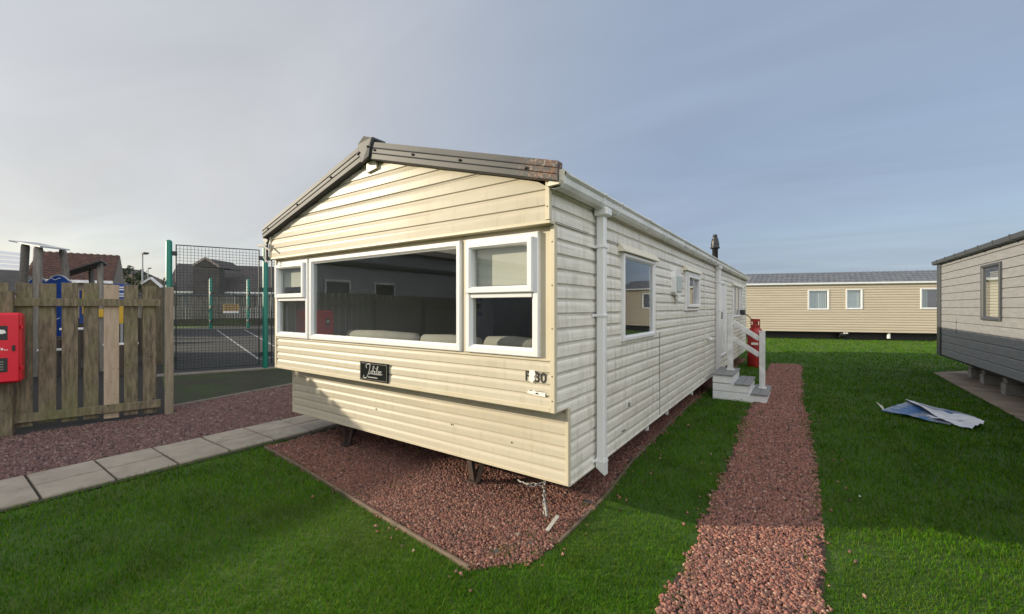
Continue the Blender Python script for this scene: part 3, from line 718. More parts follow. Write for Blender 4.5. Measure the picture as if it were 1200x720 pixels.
# door
mb = MB(); rings(mb, OS, Y, X, DR[0], DR[1], DR[2], DR[3], FR(.05,.03)); dr = mb.build('door', M['pvc'], van)
mb = MB(); mb.box(XR-.02, XR+.012, DR[0]+.05, DR[1]-.05, DR[2]+.05, DR[3]-.05, .003); mb.build('door_panel', M['white'], dr)
mb = MB(); mb.box(XR+.014, XR+.05, DR[0]+.08, DR[0]+.10, 1.35, 1.50, .004); mb.build('handle', M['metal'], dr)
# ventilated flue box
mb = MB(); yc = 5.86
mb.prism([(XR-.005, yc+.19*math.cos(t)*1.0, 1.995+.10*math.sin(t)) for t in [math.pi*k/10 for k in range(11)]] + [(XR-.005,yc-.19,1.80),(XR-.005,yc-.13,1.755),(XR-.005,yc+.13,1.755),(XR-.005,yc+.19,1.80)], (.055,0,0))
fl = mb.build('flue_box', M['white'], van)
mb = MB(); mb.box(XR+.046, XR+.066, yc-.12, yc+.15, 1.80, 2.01, .006); mb.build('vent_grille', M['frost'], fl)
mb = MB(); mb.tube([(XR+.03,yc,1.76),(XR+.035,yc,1.70),(XR+.06,yc,1.665)], [.045,.035,.03], 12); mb.build('drain', M['white'], fl)
# roof flue
mb = MB(); fx, fy = -2.0, 12.9; mb.lathe((fx,fy,2.6), [(.075,0),(.075,.62),(.085,.63),(.12,.64),(.125,.68),(.10,.70),(.11,.74),(.085,.90),(.05,.97),(.06,.98),(.055,1.03),(.0001,1.04)], 20); mb.build('roof_flue', M['black'], van)
# cable, tap and small fittings on the side
mb = MB(); mb.lathe((XR+.03,8.25,1.0), [(.0001,-.02),(.05,-.02),(.055,.03),(.02,.06),(.0001,.06)], 12); mb.build('outside_light', M['white'], van)
mb = MB(); mb.box(XR, XR+.012, 4.02, 4.05, .62, .66); mb.box(XR,XR+.01,3.84,3.92,.415,.43,.002); build_split(mb, 'side_fitting', M['metal'], van)
mb = MB()
for y in (4.75, 5.6, 7.1): mb.box(XR-.06, XR-.03, y, y+.05, .20, .29, .002)
build_split(mb, 'hanging_tab', M['white'], van)
# floor, belly, chassis
mb = MB(); mb.box(XL+.02, XR-.03, YS+.03, YE-.02, .50, .58); mb.build('underfloor', M['dark'], van)
mb = MB()
for x in (CX-.62, CX+.62): mb.box(x-.04, x+.04, YS+.1, YE-.1, .34, .50)
for y in (3.0, 5.2, 8.5, 11.5, 14): mb.box(XL+.1, XR-.1, y-.04, y+.04, .42, .50)
mb.build('chassis', M['rusty'], van)
for (x, y) in ((-4.28,2.86),(-2.43,2.92)):
    mb = MB(); mb.bar((x-.13,y+.02,.50),(x-.01,y,.0),.035,.055); mb.bar((x+.15,y+.05,.50),(x+.03,y,.02),.03,.04); mb.bar((x-.02,y+.3,.48),(x,y+.03,.05),.03,.03); mb.box(x-.055,x+.06,y-.05,y+.05,0,.035,.004)
    mb.build('corner_steady', M['rusty'], van)
for yy in (5.2, 8.4, 11.4, 13.6):
    for x in (CX-1.6, CX-.6, CX+.6, CX+1.5):
        mb = MB(); mb.box(x-.1,x+.1,yy-.2,yy+.2,0,.42); mb.build('support_pier', M['concrete'], van)
# number, stickers, plate
def text_mesh(s, size, ext=.001, shear=0, sx=1.0, offset=0):
    cu = bpy.data.curves.new('t', 'FONT'); cu.body = s; cu.size = size; cu.extrude = ext; cu.shear = shear; cu.offset = offset
    t = bpy.data.objects.new('t', cu); col.objects.link(t); bpy.context.view_layer.update()
    me = bpy.data.meshes.new_from_object(t.evaluated_get(bpy.context.evaluated_depsgraph_get()))
    vs = [(v.co.x*sx, v.co.y, v.co.z) for v in me.vertices]; fs = [tuple(p.vertices) for p in me.polygons]
    bpy.data.objects.remove(t); bpy.data.curves.remove(cu); bpy.data.meshes.remove(me); return vs, fs
def put_text(name, s, size, org, U, V, parent, m, **k):
    vs, fs = text_mesh(s, size, **k); U, V = Vector(U), Vector(V); W = U.cross(V); mb = MB(); mb.keep = False
    mb.add([Vector(org)+U*x+V*y+W*z for x, y, z in vs], fs); return mb.build(name, m, parent)
FT = YB-.0115
put_text('number_lettering', 'F', .100, (-1.640,FT,1.072), X, Z, van, M['ink'], offset=.001)
put_text('number_lettering', '30', .100, (-1.560,FT,1.070), X, Z, van, M['ink'], offset=.0015)
mb = MB(); mb.prism([(-1.600,FT-.002,1.152),(-1.556,FT-.002,1.150),(-1.548,FT-.002,1.120),(-1.560,FT-.002,1.108),(-1.552,FT-.002,1.088),(-1.576,FT-.002,1.060),(-1.588,FT-.002,1.066),(-1.602,FT-.002,1.076)], (0,-.001,0)); mb.build('torn_sticker', M['sticker'], van)
mb = MB(); mb.prism([(-1.603,FT-.0,1.010),(-1.520,FT-.0,1.006),(-1.468,FT-.0,1.003),(-1.470,FT,.972),(-1.548,FT,.976),(-1.622,FT,.985)], (0,-.002,0)); st = mb.build('torn_sticker', M['sticker'], van)
mb = MB(); mb.box(-1.60,-1.575,FT-.004,FT-.002,1.004,1.009); mb.prism([(-1.555,FT-.003,.985),(-1.535,FT-.003,.997),(-1.52,FT-.003,.984)],(0,-.001,0)); mb.box(-1.55,-1.475,FT-.004,FT-.002,1.004,1.007); mb.build('print', M['dark'], st)
px0, px1, pz0, pz1 = -3.555, -3.135, .893, 1.072; PF = YB-.026
mb = MB(); mb.box(px0, px1, PF, YB-.008, pz0, pz1, .004); pl = mb.build('name_plate', M['plate'], van)
mb = MB(); rings(mb, (0,PF,0), X, -Y, px0+.012, px1-.012, pz0+.012, pz1-.012, [(0,-.001),(0,.002),(.004,.002),(.004,-.001)]); mb.build('plate_border', M['kerb'], pl)
# brush lettering drawn as strokes
def stroke(mb, pts, r, n=6):
    P = [Vector((px0+.42*x, PF-.003, pz0+.18*y)) for x, y in pts]
    out = []
    for i in range(len(P)-1):
        p0, p1, p2, p3 = P[max(i-1,0)], P[i], P[i+1], P[min(i+2,len(P)-1)]
        for k in range(5):
            t = k/5; out.append(.5*((2*p1)+(-p0+p2)*t+(2*p0-5*p1+4*p2-p3)*t*t+(-p0+3*p1-3*p2+p3)*t**3))
    out.append(P[-1]); mb.tube(out, r, n)
mb = MB()
stroke(mb, [(.27,.66),(.25,.80),(.33,.90),(.395,.86),(.385,.66),(.335,.38),(.26,.16),(.17,.14),(.16,.26)], .0032)
stroke(mb, [(.36,.54),(.355,.40),(.40,.38),(.44,.56),(.435,.42),(.46,.38)], .0026)
stroke(mb, [(.46,.38),(.54,.74),(.515,.80),(.49,.60),(.485,.42),(.52,.38),(.55,.48),(.52,.56)], .0026)
stroke(mb, [(.53,.52),(.575,.54),(.56,.40),(.59,.38),(.62,.48)], .0026)
stroke(mb, [(.62,.48),(.68,.76),(.655,.80),(.63,.55),(.625,.40),(.66,.38),(.68,.44)], .0026)
stroke(mb, [(.68,.44),(.72,.52),(.70,.58),(.675,.50),(.69,.39),(.74,.41)], .0026)
stroke(mb, [(.74,.44),(.79,.53),(.765,.58),(.74,.50),(.76,.39),(.83,.44)], .0026)
mb.obox((px0+.42*.60, PF-.003, pz0+.18*.70), X, Y, Z, .003, .001, .003)
mb.build('script_lettering', M['silver'], pl)
mb = MB(); 
for i in range(14): mb.obox((px0+.135+i*.0105, PF-.002, pz0+.036), X, Y, Z, .0036, .001, .0034)
mb.build('small_lettering', M['silver'], pl)
# inside of the caravan
LH = [(a+.03,b-.03,c+.03,d-.03) for a,b,c,d in HOLES]; SH = [(a+.03,b-.03,c+.03,d-.03) for a,b,c,d in (W1,W2,W3)]
mb = MB(); board(mb, (0,YB+.05,0), X, -Y, XL+.04, XR-.05, .88, 2.47, LH); board(mb, (XR-.05,0,0), Y, X, YB+.05, YE-.06, .60, 2.47, SH+[(YB+.05,YS+.03,.60,.88)])
board(mb, (XL+.04,0,0), Y, X, YB+.05, YE-.06, .60, 2.47, [(YB+.05,YS+.03,.60,.88)]); board(mb, (0,YE-.06,0), X, Y, XL+.04, XR-.05, .60, 2.47)
board(mb, (0,7.0,0), X, Y, XL+.04, -3.3, .60, 2.47); board(mb, (0,7.6,0), X, Y, -3.3, XR-.05, .60, 2.47); board(mb, (-3.3,0,0), Y, X, 7.0, 7.6, .6, 2.47)
mb.keep = True; mb.build('interior_wall', M['room'], van)
mb = MB(); mb.box(XL+.04,XR-.05,YB+.05,YE-.06,2.47,2.49); mb.build('interior_ceiling', M['roomceil'], van)
mb = MB(); mb.box(XL+.04,XR-.05,YS+.04,YE-.06,.585,.60); mb.build('interior_floor', M['brownwall'], van)
# furniture behind the window
sf = thing('sofa', 'pale grey sofa back seen through the big front window of the cream caravan', 'sofa', (-3.2,3.0,.6))
mb = MB(); mb.box(-4.2,-1.55,2.66,2.90,.89,1.28,.06); mb.build('backrest', M['sofa'], sf)
for x0, x1, zt in ((-4.15,-3.02,1.355),(-2.99,-2.25,1.348),(-2.22,-1.62,1.36)):
    mb = MB(); n = 10
    mb.tube([(x0,2.80,zt-.07),(x0+.04,2.80,zt-.065),((x0+x1)/2,2.80,zt-.06),(x1-.04,2.80,zt-.065),(x1,2.80,zt-.07)], [.02,.058,.064,.058,.02], 14); mb.box(x0+.03,x1-.03,2.73,2.87,.9,zt-.08,.03); mb.build('cushion', M['sofa'], sf)
mb = MB(); mb.box(-4.2,-1.55,2.9,3.5,.62,1.02,.05); mb.build('seat', M['sofa'], sf)
cab = thing('sideboard', 'dark tall cabinet against the inside wall behind the big front window', 'cabinet', (-5.0,6.8,.6))
mb = MB(); mb.box(-4.95,-4.35,6.5,6.95,.62,2.05,.01); mb.build('cabinet_body', M['darkwood'], cab)
mb = MB(); mb.box(-4.1,-3.35,6.45,6.95,.62,1.45,.01); tag(mb.build('fireplace', M['brownwall']), 'low brown fire surround beside the dark cabinet inside the caravan', 'fireplace')
mb = MB(); 
for i in range(3):
    for j in range(5): mb.box(-5.13+i*0, -5.125, 5.9+i*.17, 6.03+i*.17, 1.42+j*.14, 1.52+j*.14)
tag(mb.build('wall_picture', M['blue']), 'blue picture on the inside wall left of the dark cabinet', 'picture')
dl = thing('ceiling_light', 'small round ceiling light behind the big front window', 'ceiling light', (-4.0,4.4,2.47))
mb = MB(); mb.lathe((-4.0,4.4,2.43), [(.0001,-.01),(.10,-.01),(.12,.0),(.12,.039)], 20); mb.build('diffuser', M['white'], dl)
ptn = thing('potted_plant', 'leafy potted plant inside behind the right lower pane of the front bay', 'plant', (-1.95,3.5,.6))
mb = MB(); mb.lathe((-1.95,3.7,1.15), [(.0001,0),(.07,0),(.09,.14),(.0001,.14)], 16); mb.box(-2.2,-1.6,3.5,3.9,.6,1.15,.01); mb.build('pot', M['darkwood'], ptn)
mb = MB()
for k in range(70):
    a = random.uniform(0,2*math.pi); e = random.uniform(.1,1.3); r = random.uniform(.08,.2); c = Vector((-1.95,3.7,1.30))+Vector((math.cos(a)*math.cos(e),math.sin(a)*math.cos(e),math.sin(e)))*r
    d = (c-Vector((-1.95,3.7,1.28))).normalized(); s_ = d.cross(Z).normalized()*.02
    mb.add([c-d*.04, c+s_, c+d*.05, c-s_], [(0,1,2,3)])
mb.build('foliage', M['plant'], ptn)
ct = MB(); 
for x, y0, y1 in ((XR-.09, W1[0]+.02, W1[0]+.26), (XR-.09, W3[0]+.02, W3[0]+.5)):
    n = 14; pts = []
    for i in range(n+1): pts.append((x-.02*math.sin(i*1.7), y0+(y1-y0)*i/n))
    for (a, b), (c, d) in zip(pts, pts[1:]): ct.add([(a,b,1.2),(c,d,1.2),(c,d,2.2),(a,b,2.2)], [(0,1,2,3)])
ct.build('curtain', M['curtain'], van)

# tie-down chain and stake
tc_ = thing('tie_down_chain', 'rusty chain under the front right corner of the cream caravan, fixed to a ground stake', 'chain', (-1.6,2.7,0))
def links(mb, pts, L_=.045, r=.0045):
    pts = [Vector(p) for p in pts]; tot = sum((b-a).length for a, b in zip(pts, pts[1:])); n = max(2, int(tot/(L_*.72)))
    def P(t):
        s_ = t*tot
        for a, b in zip(pts, pts[1:]):
            l = (b-a).length
            if s_ <= l: return a.lerp(b, s_/l), (b-a).normalized()
            s_ -= l
        return pts[-1], (pts[-1]-pts[-2]).normalized()
    for i in range(n):
        c, d = P((i+.5)/n); side = d.cross(Vector((.3,.7,.64)) if i % 2 else Vector((.9,-.2,.4))).normalized()
        ring = [c + d*(L_/2*math.cos(t)) + side*(L_*.3*math.sin(t)) for t in [2*math.pi*k/10 for k in range(10)]]
        mb.tube(ring+[ring[0]], r, 5, cap=False)
mb = MB(); links(mb, [(-1.66,2.86,.34),(-1.66,2.84,.20),(-1.60,2.74,.12),(-1.56,2.68,.06)]); links(mb, [(-1.66,2.84,.21),(-1.78,2.80,.19),(-1.92,2.86,.17)]); mb.build('chain', M['metal'], tc_)
mb = MB(); mb.tube([(-1.60,2.75,.125),(-1.53,2.66,.065)], .012, 8); mb.tube([(-1.76,2.82,.19),(-1.84,2.83,.18)], .009, 8); mb.build('turnbuckle', M['metal'], tc_)
mb = MB(); mb.bar((-1.515,2.50,-.05),(-1.44,2.66,.10),.035,.006,b=.001); mb.build('ground_stake', M['metal'], tc_)
for k,(x,y,s_) in enumerate(((-1.64,2.42,.026),(-1.50,2.36,.03),(-1.58,2.26,.022),(-1.30,2.62,.0),(-1.42,3.15,.04),(-1.72,2.35,.02),(-3.4,2.6,.022),(-2.3,2.35,.02),(-1.62,2.16,.03))):
    if s_ == 0: continue
    mb = MB(); mb.obox((x,y,s_*.35), Vector((math.cos(k),math.sin(k),.2)).normalized(), Vector((-math.sin(k),math.cos(k),.1)).normalized(), Z, s_, s_*.7, s_*.3, s_*.2)
    tag(mb.build('loose_stone', M['greytile'] if k % 3 else M['kerb']), 'large loose stone lying on the red gravel in front of the caravan', 'stone', 'larger stones on the gravel bed')

# ============================================================ entrance steps
st = thing('entrance_steps', 'white and grey steps with a white handrail at the side door', 'steps', (-.9,8.5,0))
xs = [-1.30,-.955,-.705,-.45]; zs = [.44,.30,.16]; y0, y1 = 8.0, 9.0
for i in range(3):
    xo = xs[i+1]; zt = zs[i]
    mb = MB(); zl = 0
    lv = [0,.155] if i == 2 else ([.15,.285] if i == 1 else [.285,.425])
    for a, b in ((lv[0]+.005, lv[1]-.012),):
        mb.box(-1.28, xo-.02, y0+.01, y1-.01, a, b, .003)
    mb.box(-1.275, xo-.024, y0+.015, y1-.015, lv[0], zt-.028)
    mb.build('riser', M['steps'], st)
    mb = MB(); x_in = xs[i]; wd = (xo-x_in)/2
    for k in range(2): mb.box(x_in+k*wd+.002, x_in+(k+1)*wd-.002, y0-.012, y1, zt-.025, zt, .004)
    mb.build('tread', M['tread'], st)
P1 = Vector((-1.08,8.62,.44)); P2 = Vector((-.575,8.62,.16))
for P, h in ((P1, 1.01), (P2, 1.00)):
    mb = MB(); mb.box(P.x-.045,P.x+.045,P.y-.045,P.y+.045,P.z,P.z+h,.006); p = mb.build('handrail_post', M['white'], st)
    mb = MB(); mb.box(P.x-.065,P.x+.065,P.y-.065,P.y+.065,P.z+.0005,P.z+.02,.004); mb.build('post_collar', M['white'], p)
    mb = MB(); mb.box(P.x-.052,P.x+.052,P.y-.052,P.y+.052,P.z+h-.001,P.z+h+.014,.005); mb.build('post_cap', M['white'], p)
for d in (-.13, -.42):
    mb = MB(); mb.bar(P1+Vector((.04,0,1.01+d)), P2+Vector((-.04,0,1.00+d)), .035, .085, b=.006); mb.build('handrail', M['white'], st)
# gas cylinder
gc = thing('gas_cylinder', 'tall red gas cylinder standing on the grass by the caravan steps', 'gas cylinder', (-1.02,12.9,0))
mb = MB(); r = .19; prof = [(.17,0),(.185,.01),(.185,.05),(r,.08),(r,.88)] + [(r*math.cos(t), .88+.20*math.sin(t)) for t in [math.pi/2*k/6*.82 for k in range(1,7)]] + [(.05,1.10)]
mb.lathe((-1.02,12.9,0), prof, 28); mb.build('cylinder_body', M['red'], gc)
mb = MB(); 
for k in range(24):
    t0, t1 = 2*math.pi*k/24, 2*math.pi*(k+1)/24
    openz = (k % 6) in (1,2,3)
    for za, zb in (((1.05,1.12),(1.22,1.28)) if openz else ((1.05,1.28),)):
        vs = []
        for t in (t0, t1):
            for rr in (.105,.113):
                for z in (za, zb): vs.append((-1.02+rr*math.cos(t), 12.9+rr*math.sin(t), z))
        mb.add(vs, [(0,1,3,2),(4,6,7,5),(0,4,5,1),(2,3,7,6),(1,5,7,3),(0,2,6,4)])
mb.build('collar', M['red'], gc)
mb = MB(); mb.lathe((-1.02,12.9,1.08), [(.03,0),(.03,.06),(.015,.07),(.015,.12),(.0001,.12)], 12); mb.build('valve', M['metal'], gc)
mb = MB(); mb.box(-1.1,-.94,12.705,12.713,.60,.66,.001); mb.build('label_plate', M['sticker'], gc)
mb = MB(); mb.box(XR+.002, XR+.10, 13.2, 13.45, 1.38, 1.52, .01); rg = mb.build('gas_regulator', M['grey_trim'], van)
mb = MB(); mb.tube([(XR+.06,13.2,1.42),(-1.2,13.1,1.36),(-1.06,12.95,1.20),(-1.02,12.9,1.19)], .012, 6); mb.build('gas_hose', M['black'], rg)

# ================================================= plastic sheet on the lawn
ps = thing('plastic_sheet', 'crumpled blue and white plastic sheet lying on the lawn', 'plastic sheet', (1.5,8.4,0))
def cloth(name, quad, m, n=18, amp=.035):
    a, b, c, d = [Vector(q) for q in quad]; vs = []
    for i in range(n+1):
        for j in range(n+1):
            u, v = i/n, j/n; p = a.lerp(b,u).lerp(d.lerp(c,u),v); p.z += amp*(mnoise.noise(Vector((u*3.5,v*3.5,len(name)*1.7)))+.5*mnoise.noise(Vector((u*9,v*7,3)))+.3); p.z = max(p.z, .012); vs.append(p)
    fs = [(i*(n+1)+j,(i+1)*(n+1)+j,(i+1)*(n+1)+j+1,i*(n+1)+j+1) for i in range(n) for j in range(n)]
    mb = MB(); mb.keep = True; mb.add(vs, fs, True); mb.add([v-Vector((0,0,.004)) for v in vs], [f[::-1] for f in fs], True); return mb.build(name, m, ps)
cloth('lower_sheet', [(.98,8.35,.04),(1.36,8.72,.17),(2.02,8.52,.05),(1.62,7.90,.03)], M['sheet_blue'], amp=.018)
cloth('folded_flap', [(1.30,8.70,.19),(1.64,8.85,.06),(2.00,8.36,.06),(1.62,7.98,.05)], M['sheet_white'], amp=.02)
cloth('folded_flap', [(1.40,8.20,.045),(1.62,8.45,.07),(2.02,8.22,.06),(1.80,7.78,.035)], M['sheet_white'])
cloth('torn_corner', [(.955,8.62,.12),(1.03,8.56,.07),(1.04,8.42,.02),(1.02,8.46,.03)], M['blind'], 4, .004)
for k,(x,y,z_) in enumerate(((-.84,1.9,.03),(-.52,1.62,.0),(-.15,7.3,.02),(.4,4.5,.03),(-.93,5.9,.03))):
    if z_ == 0: continue
    mb = MB(); a = k*1.3
    mb.prism([(x,y,z_),(x+.018*math.cos(a),y+.018*math.sin(a),z_+.006),(x+.025*math.cos(a+.4),y+.025*math.sin(a+.4),z_),(x+.01*math.cos(a+1.2),y+.01*math.sin(a+1.2),z_)], (0,0,.003))
    tag(mb.build('litter_scrap', M['white']), 'tiny white scrap of litter lying on the ground by the gravel path', 'litter', 'white scraps by the path')

# ======================================================== grey caravan, right
gv = thing('static_caravan', 'grey clad static caravan with dark corner trim at the right edge', 'static caravan', (4.7,8.5,0))
GX, GY0, GY1 = 2.78, 2.6, 14.5
GW = (10.5, 11.42, 1.36, 2.37)
mb = MB(); courses(mb, (GX+.012,0,0), Y, -X, GY0, GY1, .45, 2.66, .163, .013, lap=True, holes=[(GW[0]+.02,GW[1]-.02,GW[2]+.02,GW[3]-.02),(4.5,6.2,1.2,2.3)]); mb.build('side_wall', [M['grey_clad'],M['groove_grey']], gv)
mb = MB(); courses(mb, (0,GY1-.01,0), X, Y, GX, GX+3.9, .45, 2.66, .163, .013, lap=True); courses(mb, (0,GY0+.01,0), X, -Y, GX, GX+3.9, .45, 2.66, .163, .013, lap=True); board(mb, (GX+3.9,0,0), Y, X, GY0, GY1, .45, 2.66); mb.build('end_wall', [M['grey_clad'],M['groove_grey']], gv)
mb = MB(); mb.box(GX-.03,GX+.05,GY1-.27,GY1+.012,.42,2.67,.006); mb.box(GX-.018,GX+.05,GY0-.012,GY0+.08,.42,2.67,.004); mb.build('corner_trim', M['grey_trim'], gv)
mb = MB(); mb.box(GX-.004,GX+.004,13.05,13.07,1.0,1.35); mb.build('panel_joint', M['grey_trim'], gv)
mb = MB()
mb.prism([(GX-.10,GY0-.1,2.70),(GX+2.0,GY0-.1,3.25),(GX+4.0,GY0-.1,2.70),(GX+4.0,GY0-.1,2.665),(GX-.10,GY0-.1,2.665)], (0,GY1-GY0+.16,0)); mb.build('roof', M['roof'], gv)
mb = MB(); mb.prism([(GX-.02,GY0-.1,2.70),(GX-.10,GY0-.1,2.73),(GX-.11,GY0-.1,2.72),(GX-.10,GY0-.1,2.65),(GX-.05,GY0-.1,2.635),(GX-.02,GY0-.1,2.645)], (0,GY1-GY0+.2,0)); gg = mb.build('gutter', M['grey_trim'], gv)
mb = MB(); y = GY0
while y < GY1: mb.prism([(GX-.02,y,2.71),(GX-.112,y,2.74),(GX-.118,y,2.72),(GX-.108,y,2.64),(GX-.05,y,2.625),(GX-.02,y,2.64)], (0,.03,0)); y += .72
build_split(mb, 'gutter_bracket', M['grey_trim'], gg)
window('window', (GX,0,0), Y, -X, GW, parent=gv, fm='grey_trim', w_=.065, d=.035)
window('window', (GX,0,0), Y, -X, (4.5,6.2,1.2,2.3), parent=gv, fm='grey_trim', w_=.065, d=.035)
mb = MB(); board(mb, (GX+.25,0,0), Y, X, GY0+.1, GY1-.1, .6, 2.6); mb.build('interior_wall', M['room'], gv)
mb = MB()
n = 26
for i in range(n):
    z = 1.42+i*.032; mb.box(GX+.06,GX+.075,10.6,11.3,z,z+.022)
mb.box(GX+.065,GX+.07,10.58,11.32,1.4,2.0); mb.box(GX+.05,GX+.08,10.56,11.36,2.08,2.11); mb.build('blind', M['blind'], gv)
mb = MB(); mb.box(GX+.05,GX+3.85,GY0+.05,GY1-.05,.40,.45); mb.build('underfloor', M['dark'], gv)
mb = MB(); 
for x in (GX+1.2, GX+2.7): mb.box(x-.04,x+.04,GY0+.2,GY1-.2,.22,.40)
mb.build('chassis', M['rusty'], gv)
for k, (y, x) in enumerate(((13.6,3.1),(12.6,3.05),(11.3,3.0),(9.55,2.95),(7.6,2.95))):
    mb = MB(); mb.box(x,x+.42,y-.11,y+.11,.02,.22,.008); mb.box(x+.02,x+.4,y-.1,y+.1,.222,.40,.008)
    nm = ['farthest','second farthest','middle','second nearest','nearest'][k]
    tag(mb.build('concrete_block', M['concrete']), nm + ' pair of stacked concrete blocks under the grey caravan side', 'concrete block', 'concrete blocks under the grey caravan')

# ==================================================== far cream caravan, back
A = Vector((-2.254,24.595,0)); B = Vector((5.169,26.94,0)); U = (B-A).normalized(); NN = Vector((U.y,-U.x,0))
def far_caravan(A, U, NN, s0, s1, label, wins, lift=0, cm='cream_far', tilem='tile', zb=.39, zt=2.72, detail=True):
    fv = thing('static_caravan', label, 'static caravan', A+U*((s0+s1)/2))
    mb = MB(); courses(mb, A, U, NN, s0, s1, zb, zt, .12, .014, holes=[(a+.02,b-.02,c+.02,d-.02) for a,b,c,d in wins]); mb.build('side_wall', [M[cm],M['groove_far']], fv)
    D = -NN*3.8
    for s_ in (s0, s1):
        p = A+U*s_; mb = MB(); mb.keep = True; mb.poly([p+Z*zb, p+D+Z*zb, p+D+Z*zt, p+D*.5+Z*(zt+.62), p+Z*zt]); mb.build('end_wall', M[cm], fv)
    mb = MB(); board(mb, A+D, U, -NN, s0, s1, zb, zt); mb.build('back_wall', M[cm], fv)
    # roof slopes with tile relief
    for e0, e1 in ((NN*.10, D*.5), (D-NN*.10, D*.5)):
        mb = MB(); a0 = A+e0+Z*(zt+.05); a1 = A+e1+Z*(zt+.70); nr = 6
        ns = int((s1-s0+.2)/.115) if detail else 2; L0, L1 = s0-.1, s1+.1
        for r_ in range(nr):
            p = a0.lerp(a1, r_/nr)+Z*.035; q = a0.lerp(a1,(r_+1)/nr); vs = []
            for i in range(ns+1):
                u = L0+(L1-L0)*i/ns; b = (.022 if i % 2 else 0)+0
                if r_ % 2: b = .022-b
                vs += [p+U*u+Z*b, q+U*u+Z*b, p+U*u-Z*.035]
            mb.add(vs, [(3*i,3*i+3,3*i+4,3*i+1) for i in range(ns)] + [(3*i,3*i+2,3*i+5,3*i+3) for i in range(ns)])
        mb.build('roof', M[tilem], fv)
    mb = MB(); mb.bar(A+U*(s0-.1)+NN*.06+Z*(zt+.03), A+U*(s1+.1)+NN*.06+Z*(zt+.03), .10, .09, b=.01); mb.build('gutter', M['pvc'], fv)
    for w_ in wins:
        window('window', A, U, NN, w_, parent=fv, w_=.075, d=.03)
    mb = MB(); board(mb, A-NN*.25, U, NN, s0+.1, s1-.1, zb+.1, zt-.05); mb.build('interior_wall', M['dark'], fv)  # near-black board stands in for the unlit depth of the room
    mb = MB(); m0 = A-NN*.35+U*s0; mb.prism([m0+Z*.02, m0+U*(s1-s0)+Z*.02, m0+U*(s1-s0)-NN*3.0+Z*.02, m0-NN*3.0+Z*.02], Z*(zb)); mb.build('underfloor', M['dark'], fv)
    return fv
WF = [(2.62,3.52,1.46,2.45),(4.20,4.88,1.48,2.47),(7.10,8.35,1.50,2.47)]
fv = far_caravan(A, U, NN, -1.6, 10.4, 'long cream static caravan with grey tiled roof across the back of the lawn', WF)
mb = MB()
def wavy(mb, s0, s1, z0, z1, amp=.03, n=28):
    p = [(s0+(s1-s0)*i/n, amp*math.sin(i*1.9)) for i in range(n+1)]
    for (a, o), (b, q) in zip(p, p[1:]): mb.add([A+U*a-NN*(.09+o)+Z*z0, A+U*b-NN*(.09+q)+Z*z0, A+U*b-NN*(.09+q)+Z*z1, A+U*a-NN*(.09+o)+Z*z1], [(0,1,2,3)])
wavy(mb, 2.68, 3.46, 1.5, 2.42); wavy(mb, 4.25, 4.84, 1.5, 2.42, .006, 6); wavy(mb, 7.15, 7.42, 1.5, 2.42); mb.keep = True; mb.build('curtain', M['curtain'], fv)
mb = MB(); c = A+U*4.1-NN*.15
mb.tube([c+Z*.26-U*.12, c+Z*.26+U*.12], .16, 16); mb.build('wheel', M['black'], fv)
mb = MB(); c = A+U*5.95-NN*.1; mb.obox(c+Z*.24, U, NN, Z, .05, .05, .14, .01); c = A+U*4.2+NN*.0; mb.obox(c+Z*.33, U, NN, Z, .09, .03, .03, .01); build_split(mb, 'corner_steady', M['white'], fv)

# =============================================================== picket fence
FA = Vector((-8.15,.71,0)); FU = Vector((.42,1.44,0)).normalized(); FN = Vector((FU.y,-FU.x,0))
pf = thing('picket_fence', 'weathered green-brown timber picket fence with one new pale board', 'fence', FA)
def fp(s_, d=0, z=0): return FA+FU*s_+FN*d+Z*z
k = 0; s_ = 1.335
tops = []
while s_ > -9:
    new = (k == 2); z0 = .07+random.uniform(-.02,.03); z1 = 1.915+random.uniform(-.02,.015)
    if new: z0, z1 = .05, 1.91
    mb = MB(); wv = .152+random.uniform(-.008,.008)
    mb.obox(fp(s_, -.035+random.uniform(-.004,.004), (z0+z1)/2), (FU+Z*random.uniform(-.008,.008)).normalized(), FN, Z, wv/2, .011, (z1-z0)/2, .003)
    o = mb.build('picket', M['fence_new'] if new else M['fence'], pf)
    if new: o['label'] = 'pale new picket'
    s_ -= .2015; k += 1
for z0, z1 in ((1.61,1.712), (.135,.245)):
    mb = MB(); a = 1.46; b = -9.2
    mb.obox(fp((a+b)/2, 0, (z0+z1)/2), FU, FN, Z, (a-b)/2, .022, (z1-z0)/2, .004); mb.build('rail', M['fence'], pf)
for s_, m_, zt in ((1.555,'post',1.895),(-.0,'post',1.80),(-2.4,'post',1.8),(-4.8,'post',1.8),(-7.2,'post',1.8)):
    mb = MB(); mb.obox(fp(s_, .035 if s_<1 else -.0, zt/2-.05), FU, FN, Z, .052, .052, zt/2+.05, .006); mb.build('post', M['fence'] if s_ < 1 else M['post'], pf)
